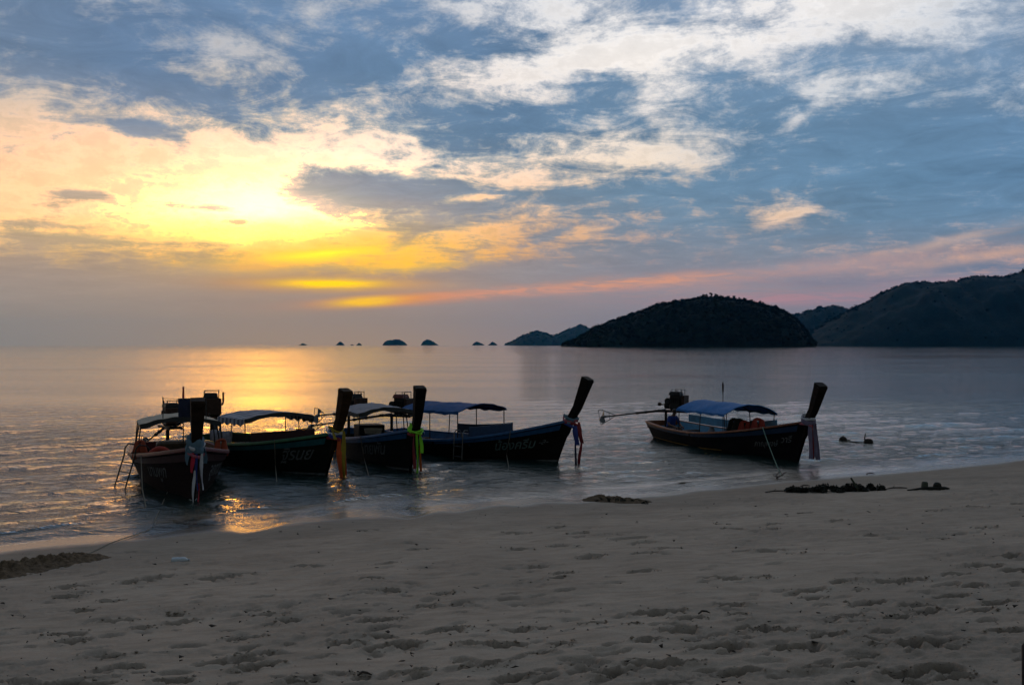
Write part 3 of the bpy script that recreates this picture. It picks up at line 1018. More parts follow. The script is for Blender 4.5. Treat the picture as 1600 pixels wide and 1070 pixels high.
HULLWOOD = dict(vary=0.55, scale=3.0, stretch=(.35, 1, 3.0), bump=0.006, spec=0.10)
pm('hull_maroon', (0.016, 0.007, 0.0065), .68, **HULLWOOD)
pm('hull_green_black', (0.013, 0.014, 0.010), .68, **HULLWOOD)
pm('hull_grey_black', (0.015, 0.015, 0.015), .55, **HULLWOOD)
pm('hull_brown_black', (0.014, 0.010, 0.009), .68, **HULLWOOD)
pm('hull_black', (0.009, 0.009, 0.011), .68, **HULLWOOD)
pm('prow_wood', (0.030, 0.018, 0.012), .68, **HULLWOOD)
pm('prow_wood_dark', (0.014, 0.010, 0.009), .68, **HULLWOOD)
pm('prow_wood_amber', (0.050, 0.026, 0.012), .68, **HULLWOOD)
pm('deck_wood', (0.10, 0.065, 0.04), .7, vary=.5, scale=5, stretch=(.3, 2, 1), bump=.004)
pm('red_paint', (0.11, 0.016, 0.020), .45, vary=.4)
pm('maroon_paint', (0.045, 0.010, 0.012), .5, vary=.4)
pm('green_paint', (0.03, 0.13, 0.055), .45, vary=.4)
pm('teal_paint', (0.015, 0.11, 0.13), .45, vary=.35)
pm('blue_paint', (0.018, 0.095, 0.24), .45, vary=.35)
pm('light_blue_paint', (0.07, 0.28, 0.46), .5, vary=.3)
pm('navy_paint', (0.012, 0.040, 0.095), .5, vary=.35)
pm('orange_paint', (0.22, 0.065, 0.022), .5, vary=.4)
pm('yellow_paint', (0.30, 0.17, 0.02), .55, vary=.4)
pm('white_paint', (0.50, 0.52, 0.53), .5, vary=.35)
pm('faded_white_paint', (0.14, 0.148, 0.148), .6, vary=.5, scale=9)
pm('faded_teal_paint', (0.11, 0.17, 0.165), .6, vary=.5, scale=9)
pm('steel', (0.17, 0.17, 0.17), .4, metal=.8, vary=.4)
pm('dark_iron', (0.022, 0.021, 0.020), .5, metal=.4, vary=.5)
pm('rusty_iron', (0.055, 0.026, 0.016), .7, metal=.2, vary=.6, scale=12)
pm('engine_red', (0.13, 0.020, 0.017), .45, vary=.4)
pm('black_rubber', (0.012, 0.012, 0.013), .7, vary=.4)
pm('cream_canvas', (0.46, 0.40, 0.31), .85, vary=.25, bump=.004)
pm('grey_canvas', (0.20, 0.22, 0.26), .8, vary=.3, bump=.004)
pm('dark_canvas', (0.028, 0.030, 0.028), .8, vary=.4, bump=.004)
pm('blue_tarp', (0.010, 0.14, 0.40), .7, spec=.15, vary=.22, bump=.004)
pm('deep_blue_tarp', (0.022, 0.085, 0.24), .75, spec=.15, vary=.3, bump=.004)
pm('grey_cloth', (0.26, 0.26, 0.30), .9, vary=.4, scale=10, bump=.006)
pm('navy_cloth', (0.018, 0.024, 0.055), .9, vary=.3, bump=.006)
pm('red_cloth', (0.50, 0.018, 0.045), .8, vary=.25)
pm('crimson_cloth', (0.26, 0.03, 0.035), .8, vary=.25)
pm('white_cloth', (0.62, 0.62, 0.66), .85, vary=.2)
pm('lilac_cloth', (0.20, 0.17, 0.26), .85, vary=.25)
pm('blue_cloth', (0.030, 0.055, 0.26), .8, vary=.25)
pm('sky_cloth', (0.11, 0.19, 0.25), .85, vary=.25)
pm('green_cloth', (0.05, 0.33, 0.06), .8, vary=.25)
pm('neon_green_cloth', (0.25, 0.72, 0.03), .75, vary=.12)
pm('yellow_cloth', (0.33, 0.24, 0.02), .8, vary=.25)
pm('orange_cloth', (0.60, 0.095, 0.02), .8, vary=.25)
pm('pink_cloth', (0.44, 0.12, 0.16), .8, vary=.25)
pm('jacket_orange', (0.30, 0.05, 0.016), .75, vary=.25, bump=.006)
pm('jacket_red', (0.34, 0.035, 0.02), .75, vary=.25, bump=.006)
pm('jacket_dark', (0.020, 0.026, 0.022), .8, vary=.4, bump=.006)
pm('rope', (0.25, 0.22, 0.17), .9, vary=.4, scale=30)
pm('green_rope', (0.10, 0.19, 0.15), .9, vary=.4, scale=30)
pm('weed', (0.018, 0.019, 0.012), .85, vary=.6, scale=8)
pm('driftwood', (0.055, 0.042, 0.032), .85, vary=.5, scale=6)
pm('husk', (0.03, 0.022, 0.016), .9, vary=.5, scale=9)
pm('drift_green', (0.05, 0.062, 0.038), .7, vary=.4)
pm('bottle_plastic', (0.55, 0.60, 0.64), .25, vary=.12)
pm('skin', (0.16, 0.085, 0.055), .6, vary=.15)
pm('hair', (0.010, 0.008, 0.007), .5, vary=.2)
pm('shirt_blue', (0.018, 0.055, 0.24), .85, vary=.25, bump=.005)
pm('shorts_dark', (0.02, 0.022, 0.03), .85, vary=.3)


def stripe_mat():
    m, g, out = new_mat('striped_awning')
    tc = g.n('ShaderNodeTexCoord')
    x, y, z = g.sep(tc.outputs['Object'])
    w = g.m('FRACT', g.m('MULTIPLY', x, 4.4))
    f = g.rng(w, .47, .53)
    n = g.noise(tc.outputs['Object'], 5, 4, .6)
    c = g.mix(f, (0.40, 0.40, 0.44), (0.10, 0.115, 0.17))
    c = g.mix(g.rng(n, .4, .7, 0, .35), c, (0.16, 0.15, 0.14))
    p = g.n('ShaderNodeBsdfPrincipled')
    g.put(p.inputs['Base Color'], c)
    p.inputs['Roughness'].default_value = .85
    m.node_tree.links.new(p.outputs[0], out.inputs[0])
    return m


PM['striped_awning'] = stripe_mat()


# ------------------------------------------------------------------ long-tail boats
class Boat:
    def __init__(self, name, label, bow_px, stern_px_d, B=1.12, zs=.55, zm=.46, zb=1.2, ov=.62, hullmat='hull_black', railmat='blue_paint',
                 stripemat=None, innermat='navy_paint', prowmat='prow_wood', linemat='faded_white_paint', line=(.56, 1.0), lineq=(.155, .195), prow_h=1.2, prow_lean=.42, rail_r=(.045, .05), stripe_q=(.80, .93)):
        b = at(*bow_px)
        spx, sd = stern_px_d
        s = Vector(((spx - 800) / FPX * sd, sd, 0))
        self.L = (b - s).length
        self.S, self.Bw = s, b
        f = (b - s).normalized()
        self.rz = math.atan2(f.y, f.x)
        self.B, self.zs, self.zm, self.zb, self.ov = B, zs, zm, zb, ov
        self.root = empty('longtail_boat', s, self.rz)
        tag(self.root, label, 'boat', 'longtail boats moored along the beach')
        self.M = Matrix.Translation(s) @ Matrix.Rotation(self.rz, 4, 'Z')
        self.build_hull(hullmat, railmat, stripemat, innermat, linemat, line, lineq, rail_r, stripe_q)
        self.build_prow(prowmat, prow_h, prow_lean)

    # ---- shape functions
    def zg(self, t):
        if t < .35:
            return self.zm + (self.zs - self.zm) * ((.35 - t) / .35) ** 2
        return self.zm + (self.zb - self.zm) * ((t - .35) / .65) ** 1.75

    def bg(self, t):
        if t < .42:
            return self.B * (1 - .34 * ((.42 - t) / .42) ** 2)
        s = (t - .42) / .58
        return self.B * max(0.0, 1 - s ** 2.15) ** .92 + .055

    def pt(self, t, q, side=1, off=0.0):
        """a point of the hull's side: t stern..bow, q chine..gunwale"""
        bg = self.bg(t)
        bb = bg * (.66 - .30 * max(0, (t - .5) / .5) ** 1.2) - .02 * t
        bb = max(bb, .03)
        xg = -.28 + t * (self.L + .28 + self.ov)
        xk = .05 + t * (self.L - .05)
        zc = -.20 + .06 * (1 - t)
        y = bb + (bg - bb) * q ** .78
        x = xk + (xg - xk) * q ** 1.12
        z = zc + (self.zg(t) - zc) * q
        if off:
            y += off
        return Vector((x, side * y, z))

    def world(self, p):
        return self.M @ Vector(p)

    def build_hull(self, hm, rm, sm, im, lm, line, lineq, rr, sq):
        NT, QS = 44, [0, .12, .28, .46, .64, .82, 1.0]
        mb = MB()
        secs = []
        for i in range(NT + 1):
            t = i / NT
            sec = [self.pt(t, q, 1) for q in reversed(QS)]
            k = self.pt(t, 0, 1)
            sec.append(Vector((k.x, 0, k.z - .10)))
            sec += [self.pt(t, q, -1) for q in QS]
            secs.append(sec)
        mb.loft(secs, close=False)
        n = len(secs[0])
        mb.add(secs[0], [tuple(range(n))])                  # transom
        mb.build('hull', PM[hm], self.root, smooth=35)
        # inner skin and sole
        mb = MB()
        secs = []
        for i in range(NT + 1):
            t = i / NT * .955 + .004
            sec = []
            for q in (1.0, .8, .6, .42):
                p = self.pt(t, q, 1)
                p.y = max(p.y - .055, .004)
                if q < .5:
                    p.z = max(p.z, .02)
                sec.append(p)
            sec2 = [Vector((p.x, -p.y, p.z)) for p in reversed(sec)]
            secs.append(sec + sec2)
        mb.loft(secs, close=False)
        mb.add(secs[0], [tuple(range(8))])
        self.inner = mb.build('inner_lining', PM[im], self.root, smooth=40)
        # gunwale rails, one on each side
        for side in (1, -1):
            mb = MB()
            secs = []
            for i in range(NT + 1):
                t = i / NT * .985
                p = self.pt(t, 1, side)
                o = side * rr[0]
                i_ = -side * .06
                secs.append([p + Vector((0, i_, -.012)), p + Vector((0, i_, rr[1])), p + Vector((0, o * .7, rr[1])), p + Vector((0, o, rr[1] * .6)), p + Vector((0, o, -.035)), p + Vector((0, o * .3, -.045))])
            mb.loft(secs)
            mb.build('gunwale_rail', PM[rm], self.root, smooth=50)
            if sm:
                mb = MB()
                secs = []
                for i in range(NT + 1):
                    t = i / NT * .97
                    secs.append([self.pt(t, q, side, off) for q, off in ((sq[1], .004), (sq[1], .018), (sq[0], .018), (sq[0], .004))])
                mb.loft(secs)
                mb.build('sheer_stripe', PM[sm], self.root, smooth=50)
            if lm:
                mb = MB()
                secs = []
                for i in range(31):
                    t = line[0] + (line[1] - line[0]) * i / 30
                    w = .2 + .8 * min(1, i / 10)
                    q0, q1 = lineq
                    qm = (q0 + q1) / 2
                    h = (q1 - q0) / 2 * w
                    secs.append([self.pt(t, qq, side, off) for qq, off in ((qm + h, .002), (qm + h, .012), (qm - h, .012), (qm - h, .002))])
                mb.loft(secs)
                mb.build('waterline_stripe', PM[lm], self.root, smooth=50)
        # transom board, foredeck planks, thwarts
        mb = MB()
        z0 = self.zg(0)
        mb.box((-.20, 0, z0 - .10), (.07, self.bg(0) * 1.9, .26))
        mb.build('transom_board', PM[rm], self.root, smooth=30)
        for k in range(4):
            ta, tb = .78 + k * .043, .78 + (k + 1) * .043 - .004
            mb = MB()
            a, b = self.pt(ta, .93, 1), self.pt(tb, .93, 1)
            ya, yb = max(a.y - .05, .02), max(b.y - .05, .015)
            mb.loft([[Vector((a.x, ya, a.z - .02)), Vector((a.x, -ya, a.z - .02)), Vector((a.x, -ya, a.z - .05)), Vector((a.x, ya, a.z - .05))],
                     [Vector((b.x, yb, b.z - .02)), Vector((b.x, -yb, b.z - .02)), Vector((b.x, -yb, b.z - .05)), Vector((b.x, yb, b.z - .05))]])
            mb.build('foredeck_plank', PM['deck_wood'], self.root)
        for t in (.14, .30, .46, .62, .74):
            p = self.pt(t, .70, 1)
            mb = MB()
            mb.box((p.x, 0, p.z), (.24, 2 * (p.y - .06), .04))
            mb.build('thwart', PM['deck_wood'], self.root)

    def build_prow(self, pmat, h, lean):
        p0 = self.pt(1, .30, 1)
        g = self.pt(1, 1, 1)
        top = self.zb
        path = [(p0.x - .12, top * .28, .10, .10), (g.x - .22, top - .34, .15, .17), (g.x - .10, top - .02, .20, .19), (g.x + lean * .30, top + h * .30, .222, .20),
                (g.x + lean * .62, top + h * .62, .262, .228), (g.x + lean * .90, top + h * .90, .285, .262), (g.x + lean * .98, top + h * .98, .305, .278)]
        mb = MB()
        secs = []
        for i, (x, z, w, dpt) in enumerate(path):
            j0, j1 = path[max(i - 1, 0)], path[min(i + 1, len(path) - 1)]
            tv = Vector((j1[0] - j0[0], 0, j1[1] - j0[1])).normalized()
            nv = Vector((tv.z, 0, -tv.x))          # forward normal
            c = Vector((x, 0, z))
            a, b = w / 2, dpt / 2
            r = .012
            secs.append([c + nv * u + Vector((0, v, 0)) for u, v in ((b, a - r), (b, -a + r), (b - r, -a), (-b + r, -a), (-b, -a + r), (-b, a - r), (-b + r, a), (b - r, a))])
        # slanted cap: the head is cut off on the skew
        last = secs[-1]
        cen = sum(last, Vector()) / 8
        tv = Vector((path[-1][0] - path[-2][0], 0, path[-1][1] - path[-2][1])).normalized()
        fw = Vector((tv.z, 0, -tv.x))
        secs.append([p + tv * (.03 - .45 * max(0.0, (p - cen).dot(fw))) for p in last])
        secs.append([cen + (p - cen) * .90 - fw * .015 + tv * .045 for p in last])
        mb.loft(secs)
        o = mb.build('prow_post', PM[pmat], self.root, smooth=20)
        self.prow_base = Vector((g.x - .10, 0, top - .04))
        self.prow_half = .11
        return o

    # ---- canopy
    def canopy(self, t0, t1, hw, ze, zt, roofmat, nposts=3, undermat=None, valance=None, postmat='dark_iron', skew=0.0, droop=.03, flat=.0, thick=.025, vdrop=.16, ends=None):
        x0 = -.28 + t0 * (self.L + .28 + self.ov)
        x1 = -.28 + t1 * (self.L + .28 + self.ov)
        NX, NY = 30, 20
        mb = MB()

        def roof(u, v, dz=0.0):
            yy = v * hw
            arch = (1 - abs(v) ** (2.0 + flat * 4))
            sagd = -droop * math.sin(u * math.pi * nposts_) ** 2 * (0.5 + .5 * arch)
            crease = .009 * math.sin(u * 23 + v * 5 + t0 * 40) * math.sin(v * 11 + u * 7) + .006 * math.sin(u * 47 + v * 13)
            return Vector((x0 + (x1 - x0) * u, yy, ze + (zt - ze) * arch + sagd + crease + dz + skew * (u - .5)))
        nposts_ = max(nposts - 1, 1)
        top = [[roof(i / NX, -1 + 2 * j / NY) for j in range(NY + 1)] for i in range(NX + 1)]
        secs = [r + [p + Vector((0, 0, -thick)) for p in reversed(r)] for r in top]
        mb.loft(secs)
        ro = mb.build('canopy_roof', PM[roofmat], self.root, smooth=40)
        for v in (-1, 1):
            for k in range(nposts):
                u = .03 + .94 * k / max(nposts - 1, 1)
                p = roof(u, v * .97)
                tt = (p.x + .28) / (self.L + .28 + self.ov)
                g = self.pt(tt, 1, 1)
                mb = MB()
                foot = Vector((p.x, v * (g.y - .07), g.z - .22))
                mb.tube([foot, foot.lerp(p, .6), p - Vector((0, 0, thick))], .017, 6)
                mb.build('canopy_post', PM[postmat], ro, smooth=40)
            a, b = roof(.03, v * .97), roof(.97, v * .97)
            mb = MB()
            mb.tube([a - Vector((0, 0, .045)), b - Vector((0, 0, .045))], .014, 6)
            mb.build('canopy_rail', PM[postmat], ro, smooth=40)
        for k in range(nposts):
            u = .03 + .94 * k / max(nposts - 1, 1)
            mb = MB()
            mb.tube([roof(u, -1 + 2 * j / 10) - Vector((0, 0, thick + .016)) for j in range(11)], .014, 6)
            mb.build('roof_hoop', PM[postmat], ro, smooth=40)
        if valance:
            for v in (-1, 1):
                mb = MB()
                r = random.Random(int(t0 * 1000) + v)
                ph = r.uniform(0, 6)
                secs = []
                for i in range(41):
                    u = i / 40
                    p = roof(u, v)
                    dz = vdrop * (0.86 + .14 * math.sin(u * 26 + ph))
                    o = .012 * math.sin(u * 31 + ph)
                    secs.append([p + Vector((0, v * .010, .0)), p + Vector((0, v * (.024 + o), -dz)), p + Vector((0, v * (.018 + o), -dz)), p + Vector((0, v * .004, -.004))])
                mb.loft(secs)
                mb.build('valance', PM[valance], ro, smooth=60)
        if ends:
            mb = MB()
            secs = []
            for j in range(25):
                v = -1 + 2 * j / 24
                p = roof(1, v)
                dz = .11 + .02 * math.sin(v * 7 + t0 * 20)
                secs.append([p + Vector((.003, 0, .002)), p + Vector((.03, 0, -dz)), p + Vector((.024, 0, -dz)), p + Vector((-.003, 0, -.004))])
            mb.loft(secs)
            mb.build('front_valance', PM[ends], ro, smooth=60)
        self.roof = roof
        return ro

    def bulwark(self, t0, t1, hgt, material, sides=(1,), front=True):
        """a low weather board standing on the gunwale"""
        for s in sides:
            mb = MB()
            secs = []
            for i in range(13):
                t = t0 + (t1 - t0) * i / 12
                p = self.pt(t, 1, s)
                p.y -= s * .05
                p.z += .045
                secs.append([p, p + Vector((0, 0, hgt)), p + Vector((0, -s * .025, hgt)), p + Vector((0, -s * .025, 0))])
            mb.loft(secs)
            mb.build('weather_board', PM[material], self.root)
        if front:
            p = self.pt(t1, 1, 1)
            mb = MB()
            mb.box((p.x + .02, 0, p.z + hgt / 2 - .1), (.03, 2 * p.y - .18, hgt + .25), bev=.006)
            mb.build('weather_board', PM[material], self.root)

    # ---- engine on its pivot with the long shaft
    def engine(self, tail_world, zpiv, x=.10, size=1.0, accent='engine_red', cage=True):
        root = self.root
        piv = Vector((x, 0, zpiv))
        tl = self.M.inverted() @ Vector(tail_world)
        d = (tl - piv)
        L = d.length
        d.normalize()
        yaw = math.atan2(d.y, d.x)
        R = Euler((0, 0, yaw)).to_matrix()                # local +x points along the tail
        s = size

        def P(a, b, c):
            return piv + R @ Vector((a * s, b * s, c * s))
        RE = R
        mb = MB()
        zb = self.zg(0)
        mb.tube([(x, 0, zb - .25), (x, 0, zpiv - .02)], .05, 10)
        mb.build('pivot_post', PM['dark_iron'], root, smooth=40)
        mb = MB()
        for b in (-.17, .17):
            mb.box(P(-.25, b, .0), (1.25 * s, .05 * s, .08 * s), RE)
        for a in (-.75, -.25, .2):
            mb.box(P(a, 0, -.005), (.07 * s, .42 * s, .06 * s), RE)
        mb.build('engine_bed', PM['dark_iron'], root)
        mb = MB()
        mb.box(P(-.42, 0, .27), (.46 * s, .46 * s, .42 * s), RE, taper=.9)
        mb.box(P(-.42, 0, .53), (.40 * s, .40 * s, .14 * s), RE)
        for k in range(5):
            mb.box(P(-.58 + k * .08, 0, .40), (.02 * s, .50 * s, .20 * s), RE)
        eng = mb.build('engine_block', PM['dark_iron'], root, smooth=30)
        mb = MB()
        mb.box(P(-.40, .03, .66), (.44 * s, .40 * s, .13 * s), RE, taper=.86)
        mb.build('fuel_tank', PM[accent], eng, smooth=30)
        mb = MB()
        mb.tube([P(-.13, -.20, .38), P(-.13, .20, .38)], .11 * s, 14)
        mb.build('air_filter', PM['black_rubber'], eng, smooth=40)
        mb = MB()
        mb.box(P(-.74, 0, .36), (.10 * s, .52 * s, .46 * s), RE)
        mb.build('radiator', PM['rusty_iron'], eng, smooth=30)
        mb = MB()
        mb.tube([P(-.60, -.19, .36), P(-.52, -.29, .42), P(-.34, -.31, .48), P(-.30, -.31, .74)], .028 * s, 8)
        mb.build('exhaust_pipe', PM['rusty_iron'], eng, smooth=40)
        if cage:
            mb = MB()
            for b in (-.19, .19):
                mb.tube([P(-.66, b, .06), P(-.66, b, .80), P(-.30, b, .80), P(-.30, b, .06)], .014 * s, 6)
            mb.tube([P(-.66, -.19, .80), P(-.66, .19, .80)], .014 * s, 6)
            mb.build('engine_cage', PM['dark_iron'], eng, smooth=40)
        mb = MB()
        mb.tube([P(-.17, .0, .20), P(.02, 0, .22), P(.05, 0, .22)], [.13 * s, .13 * s, .06 * s], 14)
        mb.build('flywheel', PM['dark_iron'], eng, smooth=40)
        mb = MB()
        mb.ball(P(.26, -.04, .24), .075 * s, 10, 7)
        mb.tube([P(-.15, -.04, .22), P(.26, -.04, .24)], .022 * s, 6)
        mb.build('silencer', PM['rusty_iron'], eng, smooth=60)
        mb = MB()
        mb.tube([P(-.80, .05, .05), P(-1.25, .06, .18), P(-1.75, .05, .26)], .018 * s, 6)
        mb.build('tiller', PM['dark_iron'], root, smooth=40)
        # shaft
        st = P(.0, 0, .04)
        en = Vector(tl)
        ax = (en - st).normalized()
        mb = MB()
        mb.tube([st, st.lerp(en, .45)], .042, 10)
        mb.tube([st.lerp(en, .45), st.lerp(en, .47), en], [.042, .028, .026], 10)
        for f in (.1, .3, .45):
            mb.tube([st.lerp(en, f), st.lerp(en, f + .02)], .056, 10)
        sh = mb.build('tail_shaft', PM['dark_iron'], root, smooth=40)
        side = ax.cross(Vector((0, 0, 1))).normalized()
        up = side.cross(ax).normalized()
        mb = MB()
        mb.tube([en - ax * .05, en + ax * .10, en + ax * .16], [.05, .05, .015], 10)
        mb.build('propeller_hub', PM['steel'], sh, smooth=40)
        for k in range(2):
            th = .55 + k * math.pi
            rd = up * math.cos(th) + side * math.sin(th)
            tg = ax.cross(rd)
            secs = []
            for (r_, w_, tw) in ((.03, .05, 1.0), (.10, .11, .8), (.18, .13, .6), (.235, .09, .5), (.255, .03, .45)):
                c = en + ax * .06 + rd * r_
                wv = (tg * math.cos(tw) + ax * math.sin(tw)) * w_
                nv = (ax * math.cos(tw) - tg * math.sin(tw)) * .007
                secs.append([c + wv + nv, c - wv + nv, c - wv - nv, c + wv - nv])
            mb = MB()
            mb.loft(secs)
            mb.build('propeller_blade', PM['steel'], sh, smooth=40)
        mb = MB()
        a0 = en - ax * .50
        up_pts = [a0, en + ax * .05 + up * .27, en + ax * .17 + up * .29, en + ax * .21 + up * .22]
        mb.tube(up_pts, .013, 6)
        mb.tube([a0, en + ax * .17 - up * .29], .013, 6)
        mb.tube([en + ax * .21 + up * .22, en + ax * .20, en + ax * .17 - up * .29], .010, 6)
        mb.tube([en - ax * .22 + up * .14, en - ax * .22 - up * .15], .010, 6)
        mb.build('propeller_guard', PM['dark_iron'], sh, smooth=40)
        return eng

    # ---- painted name
    def name(self, text, t0, q0, size, material, side=-1, shear=.25, rise=0.0):
        cu = bpy.data.curves.new('t', 'FONT')
        cu.body = text
        cu.size = 1.0
        cu.offset = 0.012
        ob = bpy.data.objects.new('t', cu)
        COL.objects.link(ob)
        dg = bpy.context.evaluated_depsgraph_get()
        me = bpy.data.meshes.new_from_object(ob.evaluated_get(dg))
        bpy.data.objects.remove(ob)
        bm = bmesh.new()
        bm.from_mesh(me)
        bmesh.ops.triangulate(bm, faces=bm.faces)
        bmesh.ops.subdivide_edges(bm, edges=[e for e in bm.edges if e.calc_length() > .25], cuts=1)
        Lh = self.L + .28 + self.ov
        for v in bm.verts:
            u = (v.co.x + shear * v.co.y) * size
            t = t0 + (u if side < 0 else -u) / Lh
            t = min(t, .995)
            hh = self.zg(t) + .2
            q = q0 + v.co.y * size / hh + rise * (t - t0)
            v.co = self.pt(t, q, side, .006)
        bm.to_mesh(me)
        bm.free()
        me.materials.clear()
        me.materials.append(PM[material])
        o = bpy.data.objects.new('painted_name', me)
        COL.objects.link(o)
        o.parent = self.root
        return o


def local_thing(boat, name, p, label, cat, group=None):
    """a thing that hangs from or stands in a boat: own top-level Empty, boat-aligned axes, origin at boat-local p"""
    o = empty(name, boat.world(p), boat.rz)
    tag(o, label, cat, group)
    return o


def sash(boat, label, wraps, tails):
    """votive cloth tied round the foot of the prow: wrap bands and hanging ribbons"""
    p = boat.prow_base
    t = local_thing(boat, 'prow_sash', p, label, 'sash', 'votive sashes on the prows')
    hx = .15
    for k, (m, z, r, hgt) in enumerate(wraps):
        secs = []
        N = 18
        for i in range(N):
            th = i * math.tau / N
            ca, sa = math.cos(th), math.sin(th)
            w = 1 + .10 * math.sin(3 * th + k) + .06 * math.sin(7 * th + 2 * k)
            x, y = (hx * r + .02) * ca * w + z * .15, (.125 * r + .01) * sa * w
            zz = z + .03 * math.sin(2 * th + k * 1.7) - .05 * ca
            secs.append([Vector((x, y, zz - hgt / 2)), Vector((x * 1.1, y * 1.1, zz - hgt * .15)), Vector((x * 1.08, y * 1.08, zz + hgt * .2)), Vector((x, y, zz + hgt / 2)), Vector((x * .85, y * .85, zz))])
        secs.append(secs[0])
        mb = MB()
        mb.loft(secs, cap=False)
        mb.build('wrap_band', PM[m], t, smooth=70)
    for k, (m, dx, dy, ztop, ln, w, lean) in enumerate(tails):
        r = random.Random(k * 7 + len(label))
        ph = r.uniform(0, 6)
        secs = []
        for i in range(15):
            f = i / 14
            ww = w * (.45 + .55 * min(1, f * 3)) * (1 - .12 * f) * .5
            x = dx + lean * f + .012 * math.sin(5 * f + ph)
            y = dy + .016 * math.sin(4 * f + ph * 2)
            tw = .5 * math.sin(3.2 * f + ph) + .5
            z = ztop - ln * f
            ax = Vector((math.cos(tw), math.sin(tw), 0))
            nz_ = Vector((-math.sin(tw), math.cos(tw), 0))
            c = Vector((x, y, z))
            fold = .35 * ww * math.sin(6 * f + ph)
            secs.append([c - ax * ww, c + nz_ * (fold + .006), c + ax * ww, c + ax * ww - nz_ * .006, c + nz_ * (fold - .006), c - ax * ww - nz_ * .006])
        mb = MB()
        mb.loft(secs)
        mb.build('ribbon', PM[m], t, smooth=70)
    return t


def ladder(boat, t, side, length, width, out, label, rungs=5, hook=True, lean_x=0.0, rmat='steel', skew=0.0):
    g = boat.pt(t, 1, side)
    th = local_thing(boat, 'boat_ladder', g, label, 'ladder')
    tops = []
    for k, dx in enumerate((-width / 2, width / 2)):
        pts = []
        if hook:
            pts += [(dx, -side * .20, -.06), (dx, -side * .20, .14), (dx, -side * .12, .24), (dx, side * .04, .26), (dx, side * .11, .18)]
        pts += [(dx + lean_x * .03, side * (.12 + out * .04), 0.0), (dx + lean_x, side * (.12 + out), -length)]
        pts = [(a_, b_ + skew * dx / width, c_) for a_, b_, c_ in pts]
        mb = MB()
        mb.tube(pts, .017, 8)
        mb.build('ladder_rail', PM[rmat], th, smooth=50)
    for i in range(rungs):
        f = (i + .7) / rungs
        mb = MB()
        mb.box((lean_x * f, side * (.12 + out * f), -length * f), (math.hypot(width, skew), .035, .022), Euler((0, 0, math.atan2(skew, width))))
        mb.build('rung', PM[rmat], th)
    return th


def mooring_rope(pts, rad, label, material='rope'):
    a = Vector(pts[0])
    mb = MB()
    mb.tube([Vector(p) - a for p in pts], rad, 6)
    o = mb.build('mooring_rope', PM[material], None, smooth=50, loc=a)
    tag(o, label, 'rope', 'mooring ropes')
    return o


def gz(x, y):
    return float(h_base(np.array([x]), np.array([y]))[0])


def life_jacket(p, rz, tilt, material, label, s=1.0, group='life jackets in the right-hand boat'):
    """vest standing on its hem: two front panels, collar, straps"""
    o = empty('life_jacket', p, rz)
    tag(o, label, 'life jacket', group)
    for sd in (-1, 1):
        secs = []
        for (z, w, d) in ((0, .115, .05), (.06, .13, .075), (.22, .125, .08), (.36, .10, .075), (.47, .075, .06), (.53, .05, .035)):
            cx = sd * .135 * (1 if z < .3 else .82)
            sec = []
            for k in range(10):
                a = k * math.tau / 10
                sec.append(Vector(((cx + w * math.cos(a)) * s, (d * math.sin(a) - tilt * z) * s, z * s)))
            secs.append(sec)
        mb = MB()
        mb.loft(secs)
        mb.build('vest_panel', PM[material], o, smooth=60)
    mb = MB()
    mb.tube([Vector((.13 * math.cos(a) * s, (-tilt * .48 + .05 * math.sin(a)) * s, (.46 + .08 * math.sin(a)) * s)) for a in np.linspace(0, math.pi, 9)], .045 * s, 8)
    mb.build('collar', PM[material], o, smooth=60)
    mb = MB()
    mb.box((0, (-tilt * .2 - .085) * s, .20 * s), (.50 * s, .012, .035 * s))
    mb.build('strap', PM['black_rubber'], o)
    return o


# ---- boat one: nearest, bow on, maroon
b1 = Boat('b1', 'maroon longtail boat facing the beach bow on, nearest and leftmost', (302, 779), (262, 28.4), B=1.10, zs=.62, zm=.66, zb=1.16, hullmat='hull_maroon', railmat='red_paint',
          stripemat='maroon_paint', innermat='hull_maroon', prowmat='prow_wood', prow_h=1.06, prow_lean=.30, lineq=(.10, .14), line=(.72, 1.0), linemat='white_paint')
b1.canopy(.36, .56, .96, 1.46, 1.62, 'cream_canvas', 3, undermat=None, ends='dark_canvas')
b1.engine(b1.world((-2.6, -.5, .35)), 1.08, x=.0, size=.95, accent='dark_iron')
b1.name('บานพูก', .69, .50, .42, 'faded_white_paint', -1, .35)
b1.name('ลูกทวด', .88, .50, .46, 'faded_white_paint', 1, -.2)
mb = MB()
mb.tube([(3.35, .12, .2), (3.35, .12, 2.28)], .014, 6)
pole = mb.build('flag_pole', PM['dark_iron'], b1.root, smooth=40)
mb = MB()
mb.tube([(3.35, .12, 2.05), (3.35, .12, 2.34)], [.03, .022], 8)
mb.build('furled_flag', PM['crimson_cloth'], pole, smooth=40)
mb = MB()
mb.box((2.2, 0, .62), (.5, .9, .5))
mb.build('locker', PM['deck_wood'], b1.root)

# ---- boat two: striped awning, green rail
b2 = Boat('b2', 'longtail boat with striped awning and green rail, its prow tied with orange and yellow cloth', (508, 742), (332, 30.8), B=1.12, zs=.62, zm=.62, zb=1.14, hullmat='hull_green_black', railmat='green_paint',
          stripemat='teal_paint', innermat='hull_green_black', prowmat='prow_wood_amber', prow_h=1.10, prow_lean=.36, rail_r=(.035, .04))
b2.canopy(.385, .60, 1.08, 1.38, 1.52, 'striped_awning', 3, valance='striped_awning', ends='dark_canvas', vdrop=.2)
b2.bulwark(.46, .62, .26, 'maroon_paint', sides=(1,), front=True)
b2.engine(b2.world((-2.5, 1.2, .5)), 1.14, x=-.05, size=1.1, accent='dark_iron')
b2.name('ฐิรนย', .785, .50, .46, 'faded_white_paint', -1, .40)

